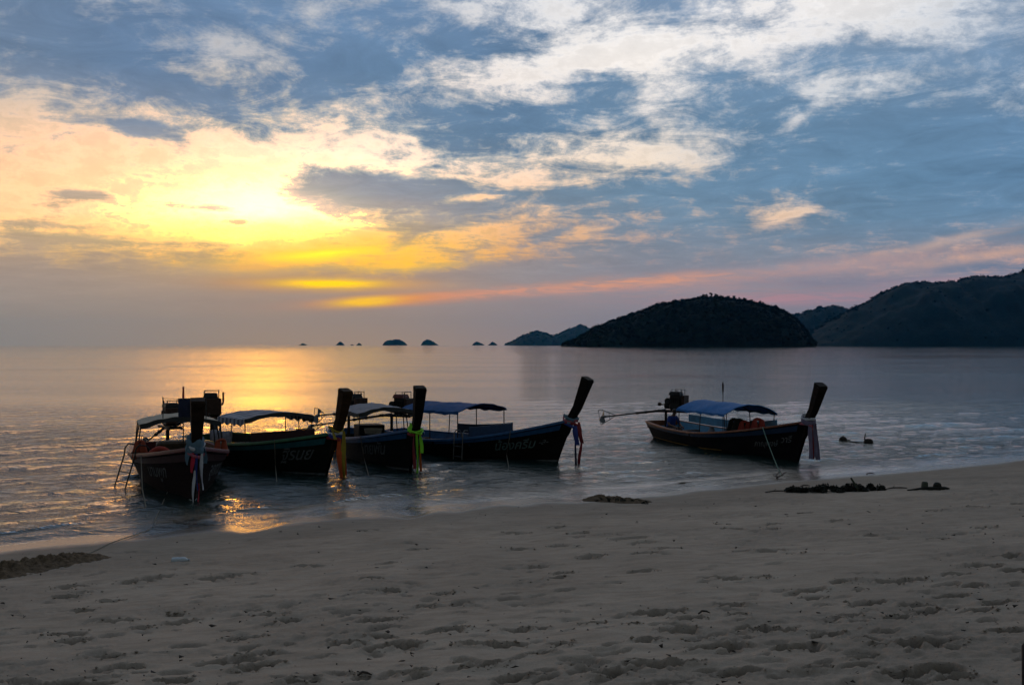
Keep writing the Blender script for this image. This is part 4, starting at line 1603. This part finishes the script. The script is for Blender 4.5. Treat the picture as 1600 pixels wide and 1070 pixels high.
# ---- boat three: between two and four
b3 = Boat('b3', 'grey-black longtail boat with neon green cloth on its prow', (640, 735), (545, 33.2), B=1.02, zs=.6, zm=.60, zb=1.16, hullmat='hull_grey_black', railmat='blue_paint',
          stripemat='blue_paint', innermat='hull_grey_black', prowmat='prow_wood_dark', prow_h=1.12, prow_lean=.30, rail_r=(.03, .035), stripe_q=(.84, .95))
b3.canopy(.36, .66, .88, 1.44, 1.60, 'grey_canvas', 3, ends='dark_canvas', valance='dark_canvas', vdrop=.14)
b3.engine(at_d(497, 649, 34.6), 1.10, x=.0, size=.95, accent='dark_iron')
b3.name('ไทยพัน', .67, .50, .48, 'faded_white_paint', -1, .35)
mb = MB()
mb.box((2.6, 0, .70), (.7, .8, .5), bev=.02)
mb.build('engine_box', PM['hull_grey_black'], b3.root)
mb = MB()
for k in range(5):
    mb.tube([Vector((4.6 + (.22 + .01 * k) * math.cos(a), -.42 + (.22 + .008 * k) * math.sin(a), .86 + .028 * k)) for a in np.linspace(0, math.tau, 20)], .016, 6)
coil = mb.build('rope_coil', PM['rope'], None, smooth=50)
coil.matrix_world = b3.M
tag(coil, 'coil of rope lying on the foredeck of the grey-black boat', 'rope')

# ---- boat four: blue rail and blue canopy, middle of the row
b4 = Boat('b4', 'black longtail boat with blue rail and ladder, in the middle of the photo', (868, 722), (612, 33.2), B=1.15, zs=.56, zm=.48, zb=1.26, hullmat='hull_brown_black', railmat='blue_paint',
          stripemat='blue_paint', innermat='blue_paint', prowmat='prow_wood_dark', prow_h=1.18, prow_lean=.52, rail_r=(.03, .035), stripe_q=(.83, .94))
b4.canopy(.24, .56, 1.12, 1.40, 1.60, 'deep_blue_tarp', 3, valance='deep_blue_tarp', vdrop=.10, ends=None)
b4.bulwark(.30, .60, .30, 'navy_paint', sides=(1,), front=True)
b4.engine(at_d(488, 665, 34.8), 1.06, x=.0, size=.98)
b4.name('น้องครีม', .725, .50, .38, 'faded_teal_paint', -1, .12)
b4.name('-ล-', .905, .56, .24, 'faded_white_paint', -1, .12)

# ---- boat five: apart on the right
b5 = Boat('b5', 'black longtail boat with bright blue arched canopy, moored apart on the right', (1245, 720), (1040, 36.6), B=1.02, zs=.60, zm=.50, zb=1.22, hullmat='hull_black', railmat='orange_paint',
          stripemat='navy_paint', innermat='light_blue_paint', prowmat='prow_wood_dark', prow_h=1.04, prow_lean=.50, linemat='yellow_paint', line=(.02, .62), lineq=(.26, .30), rail_r=(.022, .018))
b5.canopy(.32, .66, .96, 1.24, 1.52, 'blue_tarp', 3, valance='blue_tarp', vdrop=.08)
b5.bulwark(.08, .68, .27, 'light_blue_paint', sides=(1,), front=False)
b5.engine(at_d(944, 651, 37.8), .98, x=.02, size=1.0, accent='dark_iron')
b5.name('ภาณุพงษ์', .80, .48, .24, 'faded_white_paint', -1, .05)
b5.name('วารี', .915, .56, .27, 'faded_white_paint', -1, .05)
mb = MB()
mb.tube([(3.4, .3, .3), (3.4, .3, 2.12)], .014, 6)
mast = mb.build('mast', PM['dark_iron'], b5.root, smooth=40)
mb = MB()
mb.tube([(3.4, .3, 1.82), (3.4, .3, 2.05), (3.4, .3, 2.16)], [.025, .035, .012], 8)
mb.build('mast_lamp', PM['black_rubber'], mast, smooth=40)

# ------------------------------------------------------------------ cloths on the prows
sash(b1, 'red, white and blue ribbons on the prow of the nearest maroon boat',
     [('sky_cloth', .20, 1.25, .20), ('sky_cloth', .06, 1.35, .16), ('pink_cloth', -.06, 1.38, .07), ('white_cloth', .12, 1.3, .08)],
     [('red_cloth', .20, -.09, -.03, .42, .10, .04), ('blue_cloth', .22, .00, -.03, .80, .085, .02), ('white_cloth', .22, .11, -.05, .78, .10, .02), ('white_cloth', .24, -.06, -.40, .72, .075, -.02),
      ('red_cloth', .26, .03, -.68, .50, .075, -.04), ('green_cloth', .23, .04, -1.10, .14, .07, 0), ('sky_cloth', .05, -.17, .10, .40, .13, 0), ('sky_cloth', .05, .17, .14, .42, .13, 0)])
sash(b2, 'orange and olive-yellow ribbons hanging from the prow of the striped-awning boat',
     [('blue_cloth', .00, 1.35, .12), ('white_cloth', .06, 1.42, .07), ('crimson_cloth', -.08, 1.38, .10), ('yellow_cloth', .14, 1.25, .06)],
     [('orange_cloth', .22, -.05, -.10, 1.02, .15, .10), ('yellow_cloth', .30, .02, .10, 1.18, .13, .06), ('orange_cloth', .26, .06, -.10, .92, .10, .10), ('yellow_cloth', .02, -.17, .20, .30, .10, .24)])
sash(b3, 'neon green ribbons hanging from the prow of the grey-black boat',
     [('neon_green_cloth', .04, 1.35, .06), ('crimson_cloth', -.06, 1.3, .08), ('neon_green_cloth', .0, 1.45, .05)],
     [('neon_green_cloth', .24, -.03, -.02, 1.16, .12, .00), ('neon_green_cloth', .26, .06, -.02, .54, .10, .08), ('crimson_cloth', .20, -.10, -.08, .90, .09, .02), ('orange_cloth', .20, .08, -.08, .98, .07, .02),
      ('neon_green_cloth', .02, -.16, .22, .26, .09, .10)])
sash(b4, 'blue and red ribbons hanging from the prow of the middle blue-railed boat',
     [('sky_cloth', .10, 1.3, .10), ('pink_cloth', .04, 1.34, .07), ('crimson_cloth', -.04, 1.36, .08), ('blue_cloth', -.10, 1.36, .08)],
     [('blue_cloth', .20, -.06, -.05, .62, .16, .10), ('crimson_cloth', .26, .05, -.02, .60, .14, .12), ('crimson_cloth', .34, .06, -.55, .72, .09, -.06), ('navy_cloth', .22, -.05, -.55, .78, .07, .02), ('sky_cloth', .0, -.16, .16, .22, .10, .08)])
sash(b5, 'lilac-grey ribbons hanging from the prow of the right-hand boat',
     [('lilac_cloth', .04, 1.35, .14), ('white_cloth', .12, 1.3, .08), ('pink_cloth', -.06, 1.35, .06)],
     [('lilac_cloth', .20, -.07, -.02, 1.02, .17, .02), ('lilac_cloth', .26, .03, -.02, .96, .11, .06), ('crimson_cloth', .25, -.02, -.06, .98, .08, .0), ('lilac_cloth', .22, .10, -.02, 1.04, .15, .10)])

# ------------------------------------------------------------------ things in and on the boats
ladder(b1, .60, -1, 1.15, .46, .34, 'dark metal ladder hooked over the side of the nearest maroon boat', 5, True, -.05, 'dark_iron', .22)
ladder(b4, .575, -1, .60, .34, .04, 'steel ladder hanging on the side of the middle blue-railed boat', 2, True, 0.0, 'steel')

# nearest boat: life jackets hung at both corners, ring, cloth
p = b1.pt(.60, 1, -1)
j = life_jacket(b1.world((p.x, p.y + .10, p.z - .10)), b1.rz + .9, .0, 'jacket_orange', 'orange life jacket propped by the ladder of the nearest maroon boat', .8, None)
p = b1.pt(.58, 1, 1)
j = life_jacket(b1.world((p.x, p.y - .16, p.z - .12)), b1.rz - 1.2, .0, 'jacket_orange', 'orange life jacket at the right rail of the nearest maroon boat', .78, None)
ring_c = b1.pt(.66, .9, -1)
mb = MB()
mb.tube([Vector((.02 * math.sin(3 * a), .27 * math.cos(a), .27 * math.sin(a))) for a in np.linspace(0, math.tau, 25)], .065, 10, cap=False)
o = mb.build('life_ring', PM['jacket_red'], None, smooth=60)
o.matrix_world = b1.M @ Matrix.Translation((ring_c.x - .1, ring_c.y + .42, ring_c.z - .02)) @ Matrix.Rotation(.45, 4, 'Y')
tag(o, 'red life ring lying in the nearest maroon boat', 'life ring')
mb = MB()
secs = []
for i in range(11):
    v = -.17 + .34 * i / 10
    o_ = .012 * math.sin(i * 1.4)
    secs.append([Vector((o_, v, .0)), Vector((.02 + o_, v, -.04)), Vector((.035 + o_ * 2, v * .97, -.30)), Vector((.03 + o_ * 2, v * .95, -.56 - .02 * math.sin(i))), Vector((.02 + o_ * 2, v * .95, -.56)), Vector((.0, v, -.04))])
mb.loft(secs)
o = mb.build('hanging_cloth', PM['navy_cloth'], None, smooth=60)
o.matrix_world = b1.M @ Matrix.Translation((4.05, .10, 2.08))
tag(o, 'dark navy cloth drying on a line above the nearest maroon boat', 'cloth')
mb = MB()
mb.tube(sag((-.0, -.44, 0), (0, .60, -.02), .02), .006, 5)
ln_ = mb.build('cloth_line', PM['rope'], b1.root, loc=(4.03, .0, 2.09))
for sy in (-.42, .60):
    mb = MB()
    mb.tube([(4.03, sy, 1.5), (4.03, sy, 2.12)], .012, 6)
    mb.build('line_post', PM['dark_iron'], b1.root, smooth=40)
# striped-awning boat: rolled grey banner along the near rail
g0 = b2.pt(.36, 1, -1)
mb = MB()
secs = []
for i in range(17):
    f = i / 16
    t_ = .335 + .175 * f
    q = b2.pt(t_, 1, -1) - g0
    w = .012 * math.sin(f * 21)
    secs.append([q + Vector((0, .05 + w, .36 + .012 * math.sin(f * 9))), q + Vector((0, -.02 + w, .33)), q + Vector((0, -.035 + w * 2, .16)), q + Vector((0, -.02 + w, .05)), q + Vector((0, .04, .05))])
mb.loft(secs)
o = mb.build('grey_banner', PM['grey_cloth'], None, smooth=60)
o.matrix_world = b2.M @ Matrix.Translation(g0)
tag(o, 'pale grey cloth banner along the rail of the striped-awning boat', 'banner')

# right-hand boat: row of life jackets under the canopy, white sack
row = [(.50, 'jacket_dark', .3), (.535, 'jacket_dark', .55), (.57, 'jacket_dark', .1), (.60, 'jacket_dark', .45), (.625, 'jacket_red', .0), (.65, 'jacket_red', .35)]
lab = ['dark life jacket at the stern end of the row under the blue canopy', 'dark life jacket second from the white sack under the blue canopy', 'dark life jacket third from the white sack under the blue canopy',
       'dark life jacket next to the red ones under the blue canopy', 'red life jacket beside the dark ones under the blue canopy', 'red life jacket at the bow end of the row under the blue canopy']
for (t_, m_, yy), lb in zip(row, lab):
    q = b5.pt(t_, .72, 1)
    life_jacket(b5.world((q.x, yy, q.z - .02)), b5.rz + math.radians(82), .12, m_, lb, 1.05 + .1 * math.sin(t_ * 90))
q = b5.pt(.475, .5, 1)
sk = local_thing(b5, 'sack', (q.x, -.42, q.z + .0), 'pale sack slumped against the life jackets in the right-hand boat', 'sack')
mb = MB()
secs = []
for (z, r) in ((0, .15), (.08, .21), (.22, .20), (.36, .15), (.46, .08), (.52, .10)):
    secs.append([Vector((r * (1 + .12 * math.sin(3 * a + z * 9)) * math.cos(a) + .1 * z, r * .85 * math.sin(a), z)) for a in np.linspace(0, math.tau, 15)[:-1]])
mb.loft(secs)
mb.build('bag_body', PM['grey_cloth'], sk, smooth=70)
mb = MB()
mb.tube([Vector((.05 + .075 * math.cos(a), .065 * math.sin(a), .47)) for a in np.linspace(0, math.tau, 13)], .012, 6)
mb.build('tie_cord', PM['rope'], sk, smooth=50)


# ------------------------------------------------------------------ the boatman, seated in the stern of the right-hand boat
def boatman():
    q = b5.pt(.115, .62, 1)
    base = b5.world((q.x, -.28, .30))
    hd = b5.rz + math.radians(8)
    J = {  # joint: (x forward, y left, z up, radius)
        'pelvis': (0, 0, .10, .135), 'waist': (.03, 0, .25, .125), 'chest': (.11, 0, .43, .150), 'neckb': (.20, 0, .56, .085), 'neck': (.235, 0, .62, .052), 'head': (.275, 0, .70, .082), 'crown': (.285, 0, .79, .072),
        'shL': (.17, .17, .52, .068), 'elL': (.25, .24, .27, .046), 'wrL': (.46, .16, .22, .032), 'haL': (.54, .13, .20, .036),
        'shR': (.17, -.17, .52, .068), 'elR': (.25, -.24, .27, .046), 'wrR': (.46, -.16, .22, .032), 'haR': (.54, -.13, .20, .036),
        'hpL': (.06, .10, .09, .105), 'knL': (.45, .14, .14, .066), 'anL': (.50, .14, -.20, .042), 'ftL': (.66, .15, -.24, .038),
        'hpR': (.06, -.10, .09, .105), 'knR': (.45, -.14, .14, .066), 'anR': (.50, -.14, -.20, .042), 'ftR': (.66, -.15, -.24, .038)}
    E = [('pelvis', 'waist'), ('waist', 'chest'), ('chest', 'neckb'), ('neckb', 'neck'), ('neck', 'head'), ('head', 'crown'), ('chest', 'shL'), ('shL', 'elL'), ('elL', 'wrL'), ('wrL', 'haL'),
         ('chest', 'shR'), ('shR', 'elR'), ('elR', 'wrR'), ('wrR', 'haR'), ('pelvis', 'hpL'), ('hpL', 'knL'), ('knL', 'anL'), ('anL', 'ftL'), ('pelvis', 'hpR'), ('hpR', 'knR'), ('knR', 'anR'), ('anR', 'ftR')]
    names = list(J)
    verts = [J[n][:3] for n in names]
    edges = [(names.index(a), names.index(b)) for a, b in E]
    rad = [J[n][3] for n in names]
    for s in (1, -1):                                        # five fingers, rooted in each palm
        for k in range(5):
            b0 = J['haL'] if s > 0 else J['haR']
            o0 = len(verts)
            yy = (k - 1.6) * .020
            if k == 4:
                ch = [(b0[0] - .02, b0[1] - s * .035, b0[2] - .01), (b0[0] + .02, b0[1] - s * .06, b0[2] - .03)]
            else:
                ln2 = (.05, .058, .054, .042)[k]
                ch = [(b0[0] + .045, b0[1] + yy, b0[2] - .01), (b0[0] + .045 + ln2 * .7, b0[1] + yy, b0[2] - .035), (b0[0] + .045 + ln2 * .8, b0[1] + yy, b0[2] - .07)]
            verts += ch
            rad += [.011, .009, .008][:len(ch)]
            edges.append((names.index('haL' if s > 0 else 'haR'), o0))
            edges += [(o0 + i, o0 + i + 1) for i in range(len(ch) - 1)]
    me = bpy.data.meshes.new('person')
    me.from_pydata(verts, edges, [])
    tmp = bpy.data.objects.new('person', me)
    COL.objects.link(tmp)
    md = tmp.modifiers.new('s', 'SKIN')
    for i, sv in enumerate(me.skin_vertices[0].data):
        sv.radius = (rad[i], rad[i])
        sv.use_root = (i == 0)
    tmp.modifiers.new('d', 'SUBSURF').levels = 2
    dg = bpy.context.evaluated_depsgraph_get()
    fin = bpy.data.meshes.new_from_object(tmp.evaluated_get(dg))
    bpy.data.objects.remove(tmp)
    fin.materials.clear()
    for k in ('skin', 'shirt_blue', 'shorts_dark', 'hair'):
        fin.materials.append(PM[k])
    for pl in fin.polygons:
        c = pl.center
        m = 0
        if c.z > .57 and c.x > .1:
            m = 3 if (c.z > .745 or (c.x < .27 and c.z > .645)) else 0
        elif c.z > .20 and c.x < .30 and not (abs(c.y) > .21 and c.z < .36):
            m = 1
        elif c.z > -.02 and c.x < .40 and abs(c.y) < .26 and c.z < .24:
            m = 2
        pl.material_index = m
        pl.use_smooth = True
    fin.name = 'person'
    o = bpy.data.objects.new('person', fin)
    COL.objects.link(o)
    o.location = base
    o.rotation_euler = (0, 0, hd)
    tag(o, 'person in a blue shirt sitting hunched in the stern of the right-hand boat', 'person')
    fz = MB()                                             # face: nose, ears, brow
    fz.ball((.372, 0, .700), .017, 8, 6, (1, .8, 1.4))
    for s in (1, -1):
        fz.ball((.275, s * .082, .705), .022, 8, 6, (.6, .4, 1.2))
        fz.ball((.352, s * .032, .722), .011, 8, 6)
    fz.ball((.360, 0, .665), .016, 8, 6, (.5, 1.5, .5))
    fz.build('face', PM['skin'], o, smooth=60)
    hr = MB()
    hr.ball((.272, 0, .755), .094, 14, 9, (1.0, .95, .85), .04, 3)
    hr.build('hair', PM['hair'], o, smooth=80)


boatman()

# ------------------------------------------------------------------ mooring ropes
g = b1.world(b1.pt(.70, 1, -1, .05))
e = at(229, 800, .0)
mooring_rope([g, g.lerp(e, .45) + Vector((-.01, -.02, -.22)), g.lerp(e, .8) + Vector((.02, 0, -.16)), e + Vector((0, 0, -.12))], .011, 'pale rope hanging from the rail of the nearest maroon boat')
for b_, t_, ex, ey, lab_ in ((b2, .77, 434, 762, 'pale rope hanging from the rail of the striped-awning boat'), (b3, .70, 580, 752, 'pale rope hanging from the rail of the grey-black boat'),
                             (b4, .79, 797, 737, 'pale rope hanging from the rail of the middle blue-railed boat')):
    g = b_.world(b_.pt(t_, 1, -1, .05))
    e = at(ex, ey, 0)
    m_ = b_.world(b_.pt(t_, .35, -1, .10))
    mooring_rope([g + Vector((0, 0, .04)), g.lerp(m_, .5), m_, m_.lerp(e, .6) + Vector((0, 0, -.05)), e + Vector((0, 0, -.15))], .011, lab_)
g = b5.world(b5.pt(.84, 1, -1, .05))
anc = ground(1221, 747)
mooring_rope(sag(g, anc + Vector((0, 0, .05)), .05), .013, 'taut green rope from the right-hand boat to its anchor on the sand', 'green_rope')
an = empty('anchor', anc + Vector((0, 0, .0)), .6)
tag(an, 'small dark grapnel anchor in the sand by the right-hand boat', 'anchor')
mb = MB()
mb.tube([(-.18, 0, .03), (.10, 0, .12), (.16, 0, .14)], .014, 6)
mb.build('shank', PM['rusty_iron'], an, smooth=40)
for k in range(4):
    a = k * math.tau / 4 + .4
    mb = MB()
    c = Vector((-.18, 0, .04))
    u_ = Vector((0, math.cos(a), math.sin(a)))
    mb.tube([c, c + u_ * .08 + Vector((-.03, 0, 0)), c + u_ * .15 + Vector((.03, 0, 0)), c + u_ * .17 + Vector((.09, 0, 0))], [.012, .012, .010, .004], 6)
    mb.build('fluke', PM['rusty_iron'], an, smooth=40)
pts = []
for (px, py) in ((128, 872), (150, 861), (172, 850), (195, 842), (214, 836), (236, 828), (262, 806)):
    q = ground(px, py)
    q.z = max(gz(q.x, q.y), -.02) + .02
    pts.append(q)
mooring_rope(pts, .009, 'thin rope running over the sand from the dug ridge towards the nearest boat')

# ------------------------------------------------------------------ afloat beyond the right-hand boat
def afloat(px, py, label, kind):
    c = at(px, py)
    o = empty('floating_' + kind, c)
    tag(o, label, 'driftwood' if kind == 'stump' else 'buoy')
    mb = MB()
    mb.ball((0, 0, .02), .13 if kind == 'buoy' else .15, 12, 8, (1.15, 1, .95), .06, int(px))
    if kind == 'buoy':
        mb.tube([(0, 0, .08), (.01, 0, .17)], [.05, .02], 8)
    mb.build('body', PM['husk'], o, smooth=50)
    mb = MB()
    if kind == 'stump':
        mb.tube([(-.12, 0, .0), (-.13, .01, .18), (-.11, 0, .34)], [.03, .022, .014], 7)
        mb.build('branch', PM['driftwood'], o, smooth=50)
        mb = MB()
        mb.tube([(-.15, 0, .0), (-.5, .06, .03), (-.85, .1, .06)], [.03, .026, .016], 7)
        mb.build('branch', PM['driftwood'], o, smooth=50)
    else:
        mb.tube([(.05, 0, .02), (.28, .05, .015)], .016, 6)
        mb.build('line', PM['rope'], o, smooth=50)


afloat(1317, 688, 'dark pointed float bobbing off the bow of the right-hand boat', 'buoy')
afloat(1357, 692, 'dark drifting stump with an upright branch, right of the float', 'stump')


# ------------------------------------------------------------------ on the sand
def weed_pile():
    r = np.random.default_rng(11)
    cs, rs = [], []
    a, b = ground(1228, 768), ground(1378, 766)
    for k in range(70):
        f = r.random()
        w = (.35 + .65 * math.sin(math.pi * f)) * .16
        x = a.x + (b.x - a.x) * f
        y = a.y + (b.y - a.y) * f + r.normal() * w * 1.3 - .25 * math.exp(-((f - .4) / .2) ** 2)
        hb = .05 + .13 * math.exp(-((f - .82) / .12) ** 2) + .05 * math.exp(-((f - .4) / .2) ** 2)
        cs.append((x, y, gz(x, y) + hb * r.random()))
        rs.append(r.uniform(.05, .12))
    V, F = leaf_cloud(cs, rs, 60, .022, 4)
    c0 = np.array([(a.x + b.x) / 2, (a.y + b.y) / 2, gz((a.x + b.x) / 2, (a.y + b.y) / 2)])
    o = mesh_np('seaweed_heap', V - c0, F, PM['weed'], smooth=False)
    o.location = c0
    tag(o, 'long dark heap of seaweed on the sand below the right-hand boat', 'seaweed')
    s = ground(1337, 768)
    mb = MB()
    mb.box((0, 0, .13), (.045, .03, .42), Euler((0, -.62, .3)), taper=.8)
    d = mb.build('plank_scrap', PM['drift_green'], None, loc=(s.x, s.y, gz(s.x, s.y)))
    tag(d, 'scrap of plank sticking up out of the seaweed heap', 'plank')
    s = ground(1452, 766)
    o = empty('drift_stump', (s.x, s.y, gz(s.x, s.y)))
    tag(o, 'broken stump with a stub and twigs on the sand near the right edge', 'driftwood')
    mb = MB()
    mb.box((-.10, 0, .085), (.13, .10, .20), Euler((0, .06, .2)), taper=.9, bev=.02)
    mb.build('stub', PM['drift_green'], o, smooth=40)
    mb = MB()
    mb.ball((.16, 0, .08), .09, 10, 7, (1, .9, 1.1), .14, 3)
    mb.build('root_knot', PM['weed'], o, smooth=50)
    mb = MB()
    mb.tube([(-.48, -.05, .015), (-.1, -.06, .05), (.3, -.04, .045), (.40, -.02, .04)], [.012, .04, .045, .02], 8)
    mb.build('root', PM['weed'], o, smooth=50)


weed_pile()

# weed on the low mound in the middle of the beach edge and on the dug ridge
def scraps(name, p0, p1, n, size, label, material='weed', hgt=.07, seed=3):
    r = np.random.default_rng(seed)
    a, b = ground(*p0), ground(*p1)
    cs, rs = [], []
    for k in range(n):
        f = r.random()
        x = a.x + (b.x - a.x) * f
        y = a.y + (b.y - a.y) * f + r.normal() * .10
        cs.append((x, y, gz(x, y) + hgt * math.sin(math.pi * f) * (.5 + .5 * r.random())))
        rs.append(r.uniform(.03, .07))
    V, F = leaf_cloud(cs, rs, 24, size, seed)
    c0 = np.array([(a.x + b.x) / 2, (a.y + b.y) / 2, gz((a.x + b.x) / 2, (a.y + b.y) / 2)])
    o = mesh_np(name, V - c0, F, PM[material], smooth=False)
    o.location = c0
    tag(o, label, 'seaweed')


def mound(p0, p1, wid, hgt, seed, label):
    a, b = ground(*p0), ground(*p1)
    L = math.hypot(b.x - a.x, b.y - a.y)
    ux, uy = (b.x - a.x) / L, (b.y - a.y) / L
    n1, n2 = 150, 60
    T, S = np.meshgrid(np.linspace(0, L, n1), np.linspace(-2.0 * wid, 2.0 * wid, n2), indexing='ij')
    Xw = a.x + ux * T - uy * S
    Yw = a.y + uy * T + ux * S
    e = np.clip(T / (.12 * L), 0, 1) * np.clip((L - T) / (.35 * L), 0, 1) * np.exp(-((S / wid) + .5 * fbm(Xw * 3, Yw * 3, 2, seed + 3)) ** 2)
    e[0, :] = e[-1, :] = 0
    e[:, 0] = e[:, -1] = 0
    lump = fbm(Xw * 10, Yw * 10, 4, seed, .6) + .5 * np.abs(fbm(Xw * 22, Yw * 22, 3, seed + 7, .6))
    Z = h_base(Xw, Yw) - .03 + (e ** .7) * (hgt + .03) * np.clip(1 + 0.8 * lump, .3, 1.8) * (e > .02) + .03 * np.clip(e * 8, 0, 1)
    c0 = np.array([(a.x + b.x) / 2, (a.y + b.y) / 2, gz((a.x + b.x) / 2, (a.y + b.y) / 2)])
    o = mesh_np('sand_mound', np.stack([Xw, Yw, Z], -1).reshape(-1, 3) - c0, grid_faces(n1, n2), PM['damp_sand'])
    o.location = c0
    tag(o, label, 'mound')


pm('damp_sand', (0.15, 0.105, 0.066), .9, vary=.55, scale=14, bump=.02, spec=.1)
mound((-60, 908), (158, 867), .30, .085, 61, 'low ridge of dug-up dark sand at the left edge of the beach')
mound((918, 779), (1016, 785), .20, .045, 62, 'small rough mound of dark sand at the water edge below the middle boat')
scraps('seaweed_clump', (924, 781), (1010, 785), 46, .016, 'scraps of dark weed caught on the small sand mound below the middle boat', hgt=.06)

# bottle
c = ground(281, 879)
bt = empty('plastic_bottle', (c.x, c.y, gz(c.x, c.y) + .035), .12)
tag(bt, 'small white plastic bottle lying on the sand on the left', 'bottle')
mb = MB()
secs = []
for (x, r_) in ((-.11, .024), (-.10, .040), (-.03, .043), (.0, .040), (.05, .043), (.085, .036), (.105, .018), (.12, .016)):
    secs.append([Vector((x, r_ * math.cos(a), r_ * math.sin(a) + .006)) for a in np.linspace(0, math.tau, 17)[:-1]])
mb.loft(secs)
mb.build('bottle_body', PM['bottle_plastic'], bt, smooth=50)
mb = MB()
mb.tube([(.118, 0, .006), (.138, 0, .006)], .018, 12)
mb.build('cap', PM['white_paint'], bt, smooth=40)

# scattered twigs: the larger ones, one by one
TW = [(1072, 756, .5, 'twig'), (1215, 769, .55, 0), (1400, 764, .5, 0), (1258, 760, .22, 0), (570, 1057, .10, 0), (1100, 960, .10, 0), (1065, 757, .3, 0), (1360, 741, .22, 0)]
TL = ['thin twig at the water edge left of the right-hand boat bow', 'thin twig lying left of the long seaweed heap', 'twig lying between the seaweed heap and the broken stump', 'short stick on the sand just above the seaweed heap',
      'tiny curled twig at the bottom edge of the beach', 'small dark scrap of wood on the lower right of the beach', 'second twig at the water edge left of the right-hand boat bow', 'dark lump of wood at the water edge right of the right-hand boat']
for k, ((px, py, ln, _), lb) in enumerate(zip(TW, TL)):
    r = random.Random(k + 40)
    c = ground(px, py)
    a = r.uniform(-.3, .3)
    dx, dy = math.cos(a) * ln / 2, math.sin(a) * ln / 2
    pts = [Vector((-dx, -dy, .0)), Vector((-dx * .3, -dy * .3 + .01, .022)), Vector((dx * .4, dy * .4 - .008, .02)), Vector((dx, dy, .004))]
    for q in pts:
        q.z += gz(c.x + q.x, c.y + q.y) - gz(c.x, c.y) + .012
    mb = MB()
    rr = .016 if ln > .2 else .009
    mb.tube(pts, [rr * .7, rr, rr * .9, rr * .4], 7)
    if ln > .25:
        mb.tube([pts[1], pts[1] + Vector((.06, .05, .04))], [rr * .6, rr * .3], 6)
    o = mb.build('twig', PM['driftwood'], None, smooth=50, loc=(c.x, c.y, gz(c.x, c.y)))
    tag(o, lb, 'twig')

# crumbs of shell, husk and weed strewn over the sand
def crumbs():
    r = np.random.default_rng(21)
    P, Fc = [], []
    n = 0
    while n < 520:
        px, py = r.uniform(-50, 1650), 760 + 310 * r.random() ** .9
        q = ground(px, py)
        if float(shore_d(np.array([q.x]), np.array([q.y]))[0]) < .8 or q.y < 3:
            continue
        s = r.uniform(.003, .009) * (1 + .04 * q.y)
        c = np.array([q.x, q.y, gz(q.x, q.y) + s * .6])
        t = r.normal(size=(4, 3)) * s * np.array([1.6, 1.2, .7])
        o = len(P)
        P += list(c + t)
        Fc += [(o, o + 1, o + 2), (o, o + 2, o + 3), (o, o + 3, o + 1), (o + 1, o + 3, o + 2)]
        n += 1
    o = mesh_np('beach_crumbs', np.array(P), np.array(Fc), PM['driftwood'], smooth=False)
    tag(o, 'tiny crumbs of husk and weed strewn over the sand', 'debris', kind='stuff')


crumbs()


def sand_top(x, y):
    j = min(int(np.searchsorted(SYS, y)), len(SYS) - 1)
    i = int(np.argmin(np.abs(SX[j] - x)))
    return float(SH[j, i])


def clods():
    """clods of damp sand thrown up round the footprints"""
    r = np.random.default_rng(31)
    P, Fc = [], []
    octa = np.array([(1, 0, 0), (0, 1, 0), (-1, 0, 0), (0, -1, 0), (0, 0, 1), (0, 0, -1)], float)
    tri = [(0, 1, 4), (1, 2, 4), (2, 3, 4), (3, 0, 4), (1, 0, 5), (2, 1, 5), (3, 2, 5), (0, 3, 5)]
    for (px, py, L, turn) in PRINTS_PX:
        q = ground(px, py)
        if q.y < 3.2:
            continue
        la = L / FPX * q.y * .52
        for k in range(int(9 + 10 * r.random())):
            a = r.uniform(0, 6.283)
            d = la * r.uniform(.75, 1.7)
            x, y = q.x + math.cos(a) * d, q.y + math.sin(a) * d * .62
            s = r.uniform(.003, .010) * (1 + .02 * q.y) * (1.0 if r.random() < .8 else 1.7)
            o = len(P)
            P += list(octa * s * np.array([1.2, 1.1, .8]) * r.uniform(.6, 1.35, (6, 3)) + np.array([x, y, sand_top(x, y) + s * .3]))
            Fc += [tuple(o + i for i in t) for t in tri]
    o = mesh_np('sand_clods', np.array(P), np.array(Fc), PM['clod_sand'])
    tag(o, 'small clods of damp sand thrown up round the footprints', 'clods', kind='stuff')


pm('clod_sand', (0.36, 0.30, 0.235), .95, vary=.5, scale=20, spec=.1)
clods()

# dark post cut off by the right edge of the picture
c = ground(1604, 1110)
po = empty('dark_post', (c.x, c.y, gz(c.x, c.y)))
tag(po, 'black rounded post cut off by the right edge of the photo', 'post')
d_ = c.y
top = CAM_H - (1003 - HZN) / FPX * d_
z0 = gz(c.x, c.y)
mb = MB()
mb.tube([(.02, 0, -.05), (.012, 0, (top - z0) * .5), (.010, 0, top - z0 - .02), (.012, 0, top - z0)], [.040, .037, .036, .02], 14)
mb.build('post_shaft', PM['black_rubber'], po, smooth=40)


# ------------------------------------------------------------------ haze: the evening air over the bay
def build_haze():
    bm = bmesh.new()
    bmesh.ops.create_cube(bm, size=1.0)
    for v in bm.verts:
        v.co = Vector((v.co.x * 60000, v.co.y * 17400 + 8200, (v.co.z + .5) * 424 - 4.2))
    me = bpy.data.meshes.new('haze')
    bm.to_mesh(me)
    bm.free()
    m, g, out = new_mat('evening_air')
    pv = g.n('ShaderNodeVolumePrincipled')
    pv.inputs['Color'].default_value = (0.05, 0.46, 1.0, 1)
    pv.inputs['Density'].default_value = 0.000017
    pv.inputs['Anisotropy'].default_value = 0.7
    m.node_tree.links.new(pv.outputs[0], out.inputs['Volume'])
    me.materials.append(m)
    o = bpy.data.objects.new('haze', me)
    COL.objects.link(o)
    tag(o, 'thin evening haze over the bay', kind='stuff')


build_haze()
